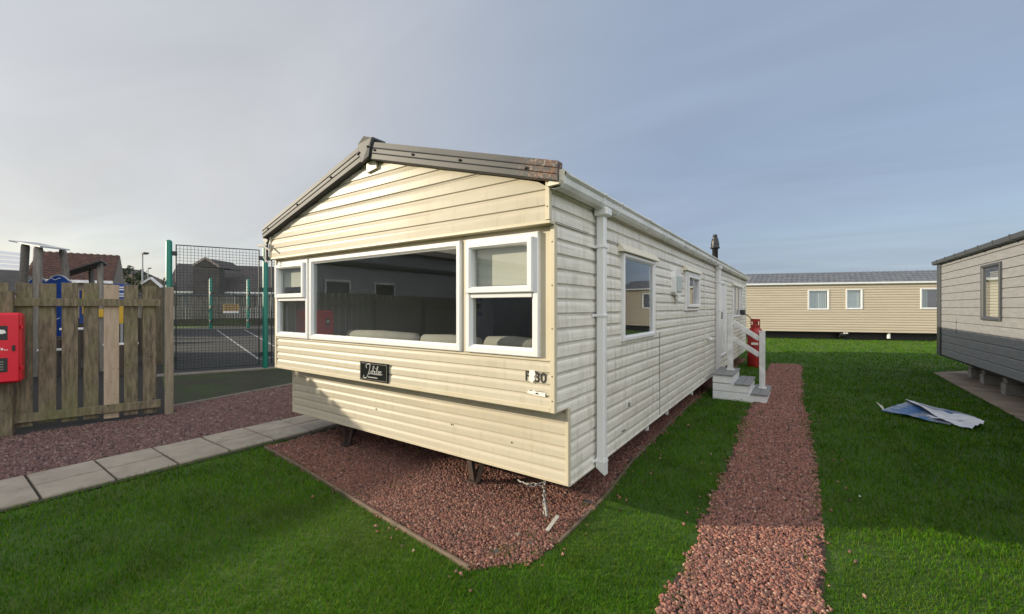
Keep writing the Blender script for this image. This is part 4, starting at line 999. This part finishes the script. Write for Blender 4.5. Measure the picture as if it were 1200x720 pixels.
# red fire point box on the fence post
fb = thing('fire_point_box', 'red fire extinguisher box on the fence post at the left edge', 'fire box', fp(-.25,.2,.68))
c = fp(-.24, .19, 1.105)
mb = MB(); mb.obox(c, FU, FN, Z, .40, .095, .425, .03); mb.build('box_body', M['redbox'], fb)
mb = MB(); mb.obox(c+FN*.105, FU, FN, Z, .385, .018, .405, .012); dp = mb.build('box_door', M['redbox'], fb)
for sx in (-.22, .235):
  for dz, hh in ((.185, .085), (-.20, .085)):
    mb = MB(); q = c+FN*.124+FU*sx+Z*dz; mb.obox(q, FU, FN, Z, .062, .003, hh, .002); pn = mb.build('inspection_window', M['black'], dp)
    mb = MB(); q = q+FN*.004
    if dz > 0: mb.prism([q+FU*u+Z*z for u, z in ((-.05,.03),(-.03,.045),(.04,.035),(.052,.0),(.02,-.012),(-.02,-.008))], FN*.003)
    else:
        for i in range(4): mb.obox(q+Z*(.04-.03*i), FU, FN, Z, .03, .002, .006)
    mb.build('symbol', M['sticker'] if dz > 0 else M['kerb'], pn)
put_text('door_lettering', 'FIRE', .075, c+FN*.126-FU*.06+Z*(-.045), FU, Z, dp, M['sticker'], offset=.002) if False else None
mb = MB()
for sx in (-.22,):
    pass
q = c+FN*.124+FU*.235+Z*(-.005)
for u, w_, h_ in ((-.055,.016,.026),(-.012,.014,.020),(.018,.010,.016),(.040,.008,.006),(.058,.007,.005)): mb.obox(q+FU*u+Z*(h_-.02), FU, FN, Z, w_*.85, .002, h_*.8, .001)
mb.build('white_lettering', M['sticker'], dp)
mb = MB(); mb.obox(c+FN*.128+FU*.345+Z*.0, FU, FN, Z, .012, .008, .035, .003); mb.build('latch', M['black'], dp)
mb = MB(); 
for z in (.25,-.25): mb.obox(c+FU*.405+FN*.06+Z*z, FU, FN, Z, .008, .03, .02, .002)
build_split(mb, 'hinge', M['redbox'], fb)

# ================================================================ playground
def log(p, q, r0, r1, parent, name='log_post'):
    p, q = Vector(p), Vector(q); pts = [p.lerp(q, t) for t in (0,.3,.6,.97)]+[q.lerp(p,.008), q]
    mb = MB(); mb.tube(pts, [r0, (r0+r1)/2+.004, (r0+r1)/2-.004, r1, r1*.8, r1*.35], 12); return mb.build(name, M['log'], parent)
def at(px, d):
    l = (px-600)/490*d; return Vector((-math.sin(PSI)*d+math.cos(PSI)*l, math.cos(PSI)*d+math.sin(PSI)*l, 0))
def zat(py, d): return 1.6+(360-py)/490*d
cf = thing('climbing_frame', 'log climbing frame with a pale tilted roof plate behind the picket fence', 'climbing frame', at(45,10))
log(at(22,11.2), at(30,10.4)+Z*zat(285,10.4), .085, .078, cf); log(at(41,9.6), at(45,9.6)+Z*zat(288,9.6), .085, .08, cf); log(at(92,11.0), at(73,10.4)+Z*zat(291,10.4), .08, .07, cf)
mb = MB(); mb.prism([at(10,10.6)+Z*zat(283,10.6), at(47,9.3)+Z*zat(290,9.3), at(82,10.2)+Z*zat(294,10.2), at(45,11.2)+Z*zat(286,11.2)], Z*.03); mb.build('roof_plate', M['pole'], cf)
mb = MB(); a = at(35,10.0); b = at(84,10.0); n = 24; d = (b-a); top = []
for i in range(n+1):
    t = i/n; px_t = 35+49*t
    yv = 331-6.5*math.sin(t/.42*math.pi) if t < .42 else 331-8*math.sin((t-.42)/.58*math.pi)
    top.append(a+d*t+Z*zat(yv,10))
th = Vector((d.y,-d.x,0)).normalized()*.03
mb.prism([a+Z*.9]+[top[0]]+top[1:]+[b+Z*1.9, a+d*.78+Z*1.9, a+d*.78+Z*.9, a+d*.6+Z*.9, a+d*.6+Z*1.95, a+d*.18+Z*1.95, a+d*.18+Z*.9], th); mb.build('play_panel', M['blue'], cf)
mb = MB(); 
for i in range(n): mb.bar(top[i]+Z*.008+th*.5, top[i+1]+Z*.008+th*.5, .035, .02)
mb.build('panel_edge', M['pole'], cf)
mb = MB()
for px_, zc in ((39,1.95),(39,1.55),(40,1.2),(65,1.7),(66,1.3),(45,2.2),(66,2.25)):
    q = at(px_, 9.93)+Z*zc; mb.tube([q+FU*(.10*math.cos(k*.9))+Z*(.035*math.sin(k*2.1)+.012*k) for k in range(5)], .006, 5)
build_split(mb, 'painted_squiggle', M['white'], cf)
mb = MB(); mb.obox(at(40,10.4)+Z*.8, X, Y, Z, .5, .5, .03, .005); mb.obox(at(60,10.5)+Z*1.1, X, Y, Z, .6, .3, .04, .005); build_split(mb, 'platform', M['post'], cf)
for px_, z in ((40,1.0),(66,.62),(92,1.1),(142,.75)):
    q = at(px_, 9.6); sb = thing('stepping_beam', 'white edged stepping beam behind the picket fence', 'play equipment', q, 'stepping beams of the playground')
    mb = MB(); mb.obox(q+Z*z, FU, FN, Z, .30, .05, .025, .01); mb.build('beam', M['white'], sb)
    mb = MB(); mb.obox(q+Z*(z/2), FU, FN, Z, .04, .04, z/2-.026, .004); mb.build('support', M['trunk'], sb)
c2 = thing('climbing_frame', 'second log frame with a dark tilted roof plate behind the fence', 'climbing frame', at(110,11))
log(at(111,11.6), at(107,11.6)+Z*zat(316,11.6), .065, .06, c2); log(at(120,10.4), at(117,10.4)+Z*zat(307,10.4), .065, .06, c2)
mb = MB(); mb.prism([at(75,10.9)+Z*zat(320,10.9), at(79,12.2)+Z*zat(325,12.2), at(126,11.6)+Z*zat(311,11.6), at(119,9.9)+Z*zat(306,9.9)], Z*.03); mb.build('roof_plate', M['grey_trim'], c2)
mb = MB(); mb.obox(at(99,10.6)+Z*1.6, FU, FN, Z, .09, .02, .42, .004); mb.build('side_panel', M['blue'], c2)
mb = MB(); mb.obox(at(99.5,10.55)+Z*1.72, FU, FN, Z, .05, .02, .30, .004); mb.obox(at(118,10.3)+Z*1.45, FU, FN, Z, .05, .02, .10, .004); mb.obox(at(141.5,10.6)+Z*1.40, FU, FN, Z, .05, .02, .22, .004); build_split(mb, 'slide_panel', M['yellow'], c2)
mb = MB(); mb.obox(at(118,10.4)+Z*1.1, FU, FN, Z, .07, .02, .18, .004); mb.build('end_panel', M['redbox'], c2)
sg = thing('play_sign', 'small blue and white sign board seen above the new pale picket', 'sign', at(142,11))
mb = MB(); mb.obox(at(142.5,10.8)+Z*2.0, FU, FN, Z, .15, .012, .20, .004); mb.build('sign_board', M['blue'], sg)
mb = MB(); q = at(142.5,10.8)+Z*2.0+FN*.014
for i, (a_, h_) in enumerate(((.02,.11),(.02,.05),(.0,-.06),(.0,-.12))): mb.obox(q+Z*h_, FU, FN, (Z+FU*.3).normalized(), .09-.015*(i%2), .002, .016)
mb.build('sign_print', M['white'], sg)
mb = MB(); mb.tube([at(142.5,10.84), at(142.5,10.84)+Z*1.85], .03, 8); mb.build('sign_post', M['pole'], sg)
sh = thing('playhouse', 'small dark shed with white edged gable roof behind the fence end', 'shed', at(178,11.5))
mb = MB(); d_ = 11.5; p = [at(166,d_)+Z*zat(333,d_), at(177,d_)+Z*zat(326,d_), at(190,d_)+Z*zat(337,d_)]
mb.prism([at(166,d_), at(190,d_), p[2], p[1], p[0]], Vector((-.8,.35,0))); mb.build('shed_wall', M['fence'], sh)
mb = MB(); mb.bar(p[0]+FN*.02, p[1]+FN*.02, .05, .05); mb.bar(p[1]+FN*.02, p[2]+FN*.02, .05, .05); mb.build('roof_edge', M['white'], sh)

kw = thing('kick_board', 'low dark timber wall at the back of the playground', 'wall', at(90,14))
mb = MB(); a, b = at(-60,12.5), at(193,14.5); d = (b-a).normalized(); s_ = 0; nk = Vector((d.y,-d.x,0))
while s_ < (b-a).length: mb.obox(a+d*s_+Z*.62+nk*random.uniform(-.01,.01), d, nk, Z, .095, .02, .62+random.uniform(-.02,.02)); s_ += .2
mb.build('boards', M['trunk'], kw)
# ============================================================== mesh fencing
def mesh_panel(mb, P, Q, z0, z1, pitch=.068, r=.0036, fr=.02):
    P, Q = Vector(P), Vector(Q); d = (Q-P); L_ = d.length; d.normalize(); nrm = Vector((d.y,-d.x,0))
    n = int(L_/pitch); m_ = int((z1-z0)/pitch)
    for i in range(1, n): mb.obox(P+d*(L_*i/n)+Z*((z0+z1)/2), d, nrm, Z, r, r, (z1-z0)/2)
    for j in range(1, m_): mb.obox((P+Q)/2+Z*(z0+(z1-z0)*j/m_)+nrm*.004, d, nrm, Z, L_/2, r, r)
def frame_panel(mb, P, Q, z0, z1, fr=.022):
    P, Q = Vector(P), Vector(Q)
    mb.bar(P+Z*z0, Q+Z*z0, fr, fr); mb.bar(P+Z*z1, Q+Z*z1, fr, fr)
    for e in (P, Q): mb.bar(e+Z*(z0-fr/2), e+Z*(z1+fr/2), fr, fr)
CA = Vector((-12.066,3.441,0)); CB = Vector((-11.323,5.22,0)); cd = (CB-CA).normalized()
cfn = thing('court_fence', 'tall dark mesh fence with green posts round the ball court', 'mesh fence', CA)
def gpost(p, h, parent, r=.062):
    mb = MB(); mb.tube([p, p+Z*(h-.05), p+Z*(h-.015), p+Z*h], [r,r,r*.75,r*.2], 16); return mb.build('post', M['green'], parent)
hgt = 3.16
for q in (CA, CB, CB+cd*2.5, CB+cd*5.0): gpost(q, hgt+(.0), cfn)
segs = [(CA+cd*.13, CB-cd*.14), (CB+cd*.14, CB+cd*2.4), (CB+cd*2.6, CB+cd*4.9)]
for a, b in segs:
    mb = MB(); mesh_panel(mb, a, b, .14, 3.03); pn = mb.build('mesh_panel', M['mesh'], cfn)
    mb = MB(); frame_panel(mb, a, b, .14, 3.05); mb.build('panel_frame', M['mesh'], pn)
mb = MB()
for q, s1_ in ((CA,(1,)),(CB,(1,-1)),(CB+cd*2.5,(1,-1))):
    for s2_ in s1_:
        for z in (.4, 1.25, 2.05, 2.85): mb.obox(q+cd*(.1*s2_)+Z*z, cd, Vector((cd.y,-cd.x,0)), Z, .05, .03, .05, .005)
build_split(mb, 'fixing_clamp', M['mesh'], cfn)
sn = cd.cross(Z); 
mb = MB(); q = CA+cd*1.0+sn*.0; tl = at(262,12); 
farc = thing('court_fence', 'farther green post fence across the back of the ball court', 'mesh fence', at(270,31))
for px_ in (247,291,335): gpost(at(px_, 30.5 if px_<260 else 31.5), 3.7, farc, .11)
mb = MB()
for a, b in ((247,291),(291,335)): mesh_panel(mb, at(a,30.5 if a<260 else 31.5), at(b,30.5 if b<260 else 31.5), .3, 3.0, .45, .012)
mb.build('mesh_panel', M['mesh'], farc)
mb = MB()
for a in (247,291):
    for z in (.6,1.6,2.6): mb.obox(at(a, 30.4 if a<260 else 31.4)+Z*z, X, Y, Z, .2, .06, .09)
build_split(mb, 'fixing_clamp', M['mesh'], farc)
# tan sign hung on the near mesh panel
sgp = CA+cd*1.15; l0 = 490
ts = thing('notice_board', 'small tan notice with white strip hung on the far court fence', 'sign', at(270,30))
q = at(270.5,30.0); du = (at(279,30.4)-at(262,29.6)).normalized(); dn = Vector((du.y,-du.x,0))
mb = MB(); mb.obox(q+Z*zat(361.5,30), du, dn, (Z+du*.05).normalized(), .52, .02, .30, .004); mb.build('sign_board', M['tan'], ts)
mb = MB(); mb.obox(q+dn*.025+Z*zat(366,30), du, dn, Z, .50, .01, .07); mb.build('white_strip', M['white'], ts)
mb = MB()
for j in range(3):
    for i in range(7): mb.obox(q+dn*.025+du*(-.38+i*.125)+Z*(zat(358,30)-j*.14), du, dn, Z, .045, .008, .022)
mb.build('sign_print', M['darkwood'], ts)

# far board fence, houses, lamps and trees
bf = thing('board_fence', 'tall close-boarded grey timber fence behind the ball court', 'fence', at(260,36))
PA, PB = at(150,34.5), at(345,39); d = (PB-PA); L_ = d.length; d.normalize(); nr = Vector((d.y,-d.x,0))
mb = MB(); s_ = 0
while s_ < L_:
    h_ = 2.45+random.uniform(-.05,.05); mb.obox(PA+d*s_+Z*(h_/2+.25)+nr*(.03 if int(s_/.2)%2 else 0), d, nr, Z, .085, .012, h_/2, 0); s_ += .2
mb.build('boards', M['board_fence'], bf)
mb = MB(); mb.bar(PA+nr*.08+Z*2.62, PB+nr*.08+Z*2.62, .06, .12); mb.build('top_rail', M['grey_trim'], bf)
mb = MB(); mb.prism([PA+nr*.1, PA+nr*1.6, PA+nr*.1+Z*.55], PB-PA); tag(mb.build('bank', M['moss']), kind='structure')
def house(label, A, Bv, depth, zb, ze, zr, roofm, wallm, hips=0, wins=(), tiles=True, gable_out=.25, name='house'):
    A, Bv = Vector(A), Vector(Bv); d = (Bv-A); L_ = d.length; d.normalize(); n = Vector((d.y,-d.x,0))  # n faces the viewer
    h = thing(name, label, 'house', (A+Bv)/2)
    mb = MB(); pts = [A, Bv, Bv-n*depth, A-n*depth]
    for i in range(4):
        a, b = pts[i], pts[(i+1)%4]; mb.add([a+Z*zb, b+Z*zb, b+Z*ze, a+Z*ze], [(0,1,2,3)])
    if not hips:
        for e in (A, Bv): mb.add([e+Z*ze, e-n*depth+Z*ze, e-n*depth/2+Z*zr], [(0,1,2)])
    mb.keep = True; mb.build('wall', M[wallm], h)
    mb = MB(); ov = gable_out
    for sgn in (0, 1):
        e0 = n*.3 if sgn == 0 else -n*(depth+.3); a0 = A-d*ov+e0+Z*(ze-.1); b0 = Bv+d*ov+e0+Z*(ze-.1)
        a1 = A-d*(ov-hips)-n*depth/2+Z*zr; b1 = Bv+d*(ov-hips)-n*depth/2+Z*zr
        if not tiles: mb.add([a0,b0,b1,a1], [(0,1,2,3)]); continue
        nr_, nc = 14, int((L_+2*ov)/.30)
        for r_ in range(nr_):
            vs = []
            for i in range(nc*2+1):
                t = i/(nc*2); b_ = .05 if i % 2 else 0
                p0 = a0.lerp(b0,t).lerp(a1.lerp(b1,t), r_/nr_); p1 = a0.lerp(b0,t).lerp(a1.lerp(b1,t),(r_+1)/nr_)
                vs += [p0+Z*(b_+.05), p1+Z*b_, p0+Z*0]
            mb.add(vs, [(3*i,3*i+3,3*i+4,3*i+1) for i in range(nc*2)] + [(3*i,3*i+2,3*i+5,3*i+3) for i in range(nc*2)])
    if hips:
        for s2, e in ((-1, A), (1, Bv)):
            mb.add([e+d*s2*ov+n*.3+Z*(ze-.1), e+d*s2*ov-n*(depth+.3)+Z*(ze-.1), e+d*s2*(ov-hips)-n*depth/2+Z*zr], [(0,1,2)])
    mb.build('roof', M[roofm], h)
    mb = MB(); mb.bar(A-d*ov+n*.33+Z*(ze-.12), Bv+d*ov+n*.33+Z*(ze-.12), .1, .16); mb.build('fascia', M['white'], h)
    for (t0, t1, z0, z1, gm) in wins:
        a = A+d*(L_*t0)+n*.02; b = A+d*(L_*t1)+n*.02
        mb = MB(); mb.bar(a+Z*((z0+z1)/2), b+Z*((z0+z1)/2), .06, (z1-z0)); f = mb.build('window', M['white'], h)
        mb = MB(); mb.bar(a+d*.1+n*.03+Z*((z0+z1)/2), b-d*.1+n*.03+Z*((z0+z1)/2), .06, (z1-z0)-.2); mb.build('window_pane', M[gm], f)
    return h
house('house with brown pantile roof behind the playground', at(26,22.75), at(133,25), 7.0, 0, zat(329,25), 5.0, 'pantile', 'render', gable_out=.0)
house('long grey-roofed bungalow with blue windows behind the ball court', at(196,45), at(345,50), 9, 0, zat(341,45), 1.6+50/490*50, 'greytile', 'white_wall', tiles=False, wins=((.04,.10,1.6,3.0,'dark_glass'),(.12,.26,1.5,3.1,'blue_glass'),(.5,.7,1.6,3.0,'dark_glass')))
pg = thing('porch_gable', 'small grey gable in front of the long bungalow roof', 'gable', at(241,44))
g0, g1, g2 = at(226,44), at(257,44.8), at(241,44.3)
mb = MB(); mb.prism([g0+Z*zat(312,44), g1+Z*zat(313,44), g2+Z*zat(302.5,44)], Vector((-2.5,3.5,0))); mb.build('gable_wall', M['greytile'], pg)
mb = MB(); mb.bar(g0+Z*zat(311,44), g2+Z*zat(302,44), .15, .22); mb.bar(g2+Z*zat(302,44), g1+Z*zat(312,44), .15, .22); mb.build('gable_edge', M['render'], pg)
mb = MB(); mb.prism([g0+Z*0, g1+Z*0, g1+Z*zat(314,44), g0+Z*zat(313,44)], Vector((-.5,.7,0))); mb.build('porch_wall', M['greytile'], pg)
# low flat-roofed building and pale caravan at far left
lb = thing('flat_roof_building', 'low dark flat-roofed building between playground and pantile house', 'building', at(30,18))
a, b = at(-60,17), at(76,19); mb = MB(); mb.bar(a+Z*1.0, b+Z*1.0, .3, 2.0); mb.build('wall', M['grey_trim'], lb)
mb = MB(); mb.prism([a+Z*2.1, b+Z*2.1, b+Z*zat(318,19)-Vector((3,1,0)), a+Z*zat(316,19)-Vector((3,1,0))], Z*.1); mb.build('roof', M['greytile'], lb)
pc = thing('pale_caravan', 'pale ribbed caravan roof at the far left beyond the playground', 'static caravan', at(0,20))
a, b = at(-90,20), at(27,21.5); nrm = at(10,1).normalized()
mb = MB(); zt0 = zat(329,20)
for i in range(7):
    t0_, t1_ = i/7, (i+1)/7; za, zb_ = zt0+t0_*2.1, zt0+t1_*2.1
    mb.add([a+nrm*(t0_*3)+Z*za, b+nrm*(t0_*3)+Z*(za-t0_*.3), b+nrm*(t1_*3)+Z*(zb_-t1_*.3-.04), a+nrm*(t1_*3)+Z*(zb_-.04)], [(0,1,2,3)])
mb.build('roof', M['white_wall'], pc)
mb = MB(); mb.bar(a+Z*(zt0/2), b+Z*(zt0/2), .1, zt0); mb.build('wall', M['white_wall'], pc)
def lamp(px_, d, y_top, label, r=.06):
    l = thing('street_lamp', label, 'street lamp', at(px_, d)); p = at(px_, d); h = zat(y_top, d)
    mb = MB(); mb.tube([p, p+Z*(h*.3), p+Z*h], [r*1.4, r, r*.7], 8); mb.build('pole', M['pole'], l)
    mb = MB(); mb.obox(p+Z*(h+.05)+Vector((.15,.1,0)), X, Y, Z, .28, .16, .06, .02); mb.build('lantern', M['grey_trim'], l)
lamp(167, 30, 298, 'tall grey street lamp behind the fence, nearer of two'); lamp(173.5, 55, 315, 'shorter looking distant street lamp beside the bare tree', .07)
house('white gabled house far behind the street lamps', at(158,60), at(168,62), 6, 0, zat(333,60), zat(322,60), 'greytile', 'white_wall', tiles=False)
house('dark roofed house behind the bare tree', at(172,56), at(196,60), 7, 0, zat(330,56), zat(314,56), 'greytile', 'render', tiles=False)
def leafy(label, base, h, r, m, n=2600, ls=.12, cat='tree'):
    t = thing('evergreen_tree', label, cat, base)
    mb = MB(); mb.tube([base, base+Z*h*.5, base+Z*h*.9], [.16,.11,.04], 8); mb.build('trunk', M['trunk'], t)
    mb = MB(); mb.keep = True; cl = []
    for k in range(26):
        a = random.uniform(0,2*math.pi); z = random.uniform(.3,1); rr = r*(1-.6*abs(z-.55))*random.uniform(.2,.95); cl.append((base+Vector((math.cos(a)*rr, math.sin(a)*rr, h*z*.95)), random.uniform(.18,.36)*r))
    for k in range(n):
        c, s2 = random.choice(cl); v = Vector((random.gauss(0,1),random.gauss(0,1),random.gauss(0,1))).normalized()*s2*random.uniform(.5,1.1); p = c+v
        a = Vector((random.gauss(0,1),random.gauss(0,1),random.gauss(0,1))).normalized(); b = a.orthogonal().normalized()*ls*.5; a *= ls
        mb.add([p-a*.5, p+b, p+a*.6, p-b], [(0,1,2,3)])
    mb.build('crown', m, t); return t
leafy('dark evergreen tree beside the pantile house', at(156,45), zat(311,45), 1.6, M['leaf_dark'])
leafy('second dark evergreen low beside the street lamp', at(166,50), zat(322,50), 1.5, M['leaf_dark'], 1500)
def bare(label, base, h, depth=6, spread=.5, seed=3):
    rnd = random.Random(seed); t = thing('bare_tree', label, 'tree', base); mt = MB(); mbr = MB()
    def grow(p, d, L_, r, k):
        q = p+d*L_; mid = p.lerp(q,.5)+Vector((rnd.uniform(-1,1),rnd.uniform(-1,1),rnd.uniform(-.3,.5)))*L_*.06
        r = max(r, h*.0045); (mt if k == depth else mbr).tube([p, mid, q], [r, r*.85, r*.68], 5 if k > 3 else 3, cap=False)
        if k == 0: return
        for i in range(3 if k > 1 else 4):
            nd = (d+Vector((rnd.uniform(-1,1),rnd.uniform(-1,1),rnd.uniform(-.3,.7)))*spread*1.2).normalized()
            grow(q if i else mid, nd, L_*rnd.uniform(.62,.82), r*.6, k-1)
    grow(base, Z.copy(), h*.26, h*.022, depth)
    mt.build('trunk', M['trunk'], t); mbr.build('crown', M['twig'], t); return t
bare('bare twiggy tree beside the green fence post', at(184,42), zat(308,42), 5, .5, 5)

# ================= the site behind the viewer (mirrored in the windows, and what shades the left of the lawn)
tb = thing('amenity_block', 'pale grey flat-roofed amenity block behind the viewer beside the fence', 'building', (-14,-7,0))
mb = MB(); mb.box(-17,-12.0,-20,.2,0,2.92); mb.build('wall', M['block_wall'], tb)
mb = MB(); mb.box(-17.2,-11.9,-20.2,.35,2.92,3.08,.02); mb.build('roof', M['grey_trim'], tb)
for y in (-2.6,-4.4,-8.4,-10.4):
    mb = MB(); mb.box(-11.995,-11.95,y-.45,y+.45,1.95,2.45,.01); f = mb.build('window', M['white'], tb)
    mb = MB(); mb.box(-11.96,-11.94,y-.38,y+.38,2.02,2.38); mb.build('pane', M['dark_glass'], f)
A2 = Vector((2,-12,0)); U2 = Vector((-1,0,0)); N2 = Vector((0,1,0))
far_caravan(A2, U2, N2, 0, 11, 'cream static caravan in the row behind the viewer', [(1.5,2.6,1.4,2.3),(5,6.3,1.4,2.3),(8,9,1.4,2.3)], detail=False)
hb = thing('added_reflection_block', 'unseen pale block added behind the viewer to fill the window reflection', 'building', (-25,-22,0))  # made-up volume, covers the sky mirrored in the front window
mb = MB(); mb.box(-30,-22.0,-46,-2.5,0,5.2); mb.build('wall', M['block_wall'], hb)
mb = MB(); mb.prism([(-30.5,-46.4,5.2),(-21.6,-46.4,5.2),(-26,-46.4,6.4)], (0,44.3,0)); mb.build('roof', M['greytile'], hb)
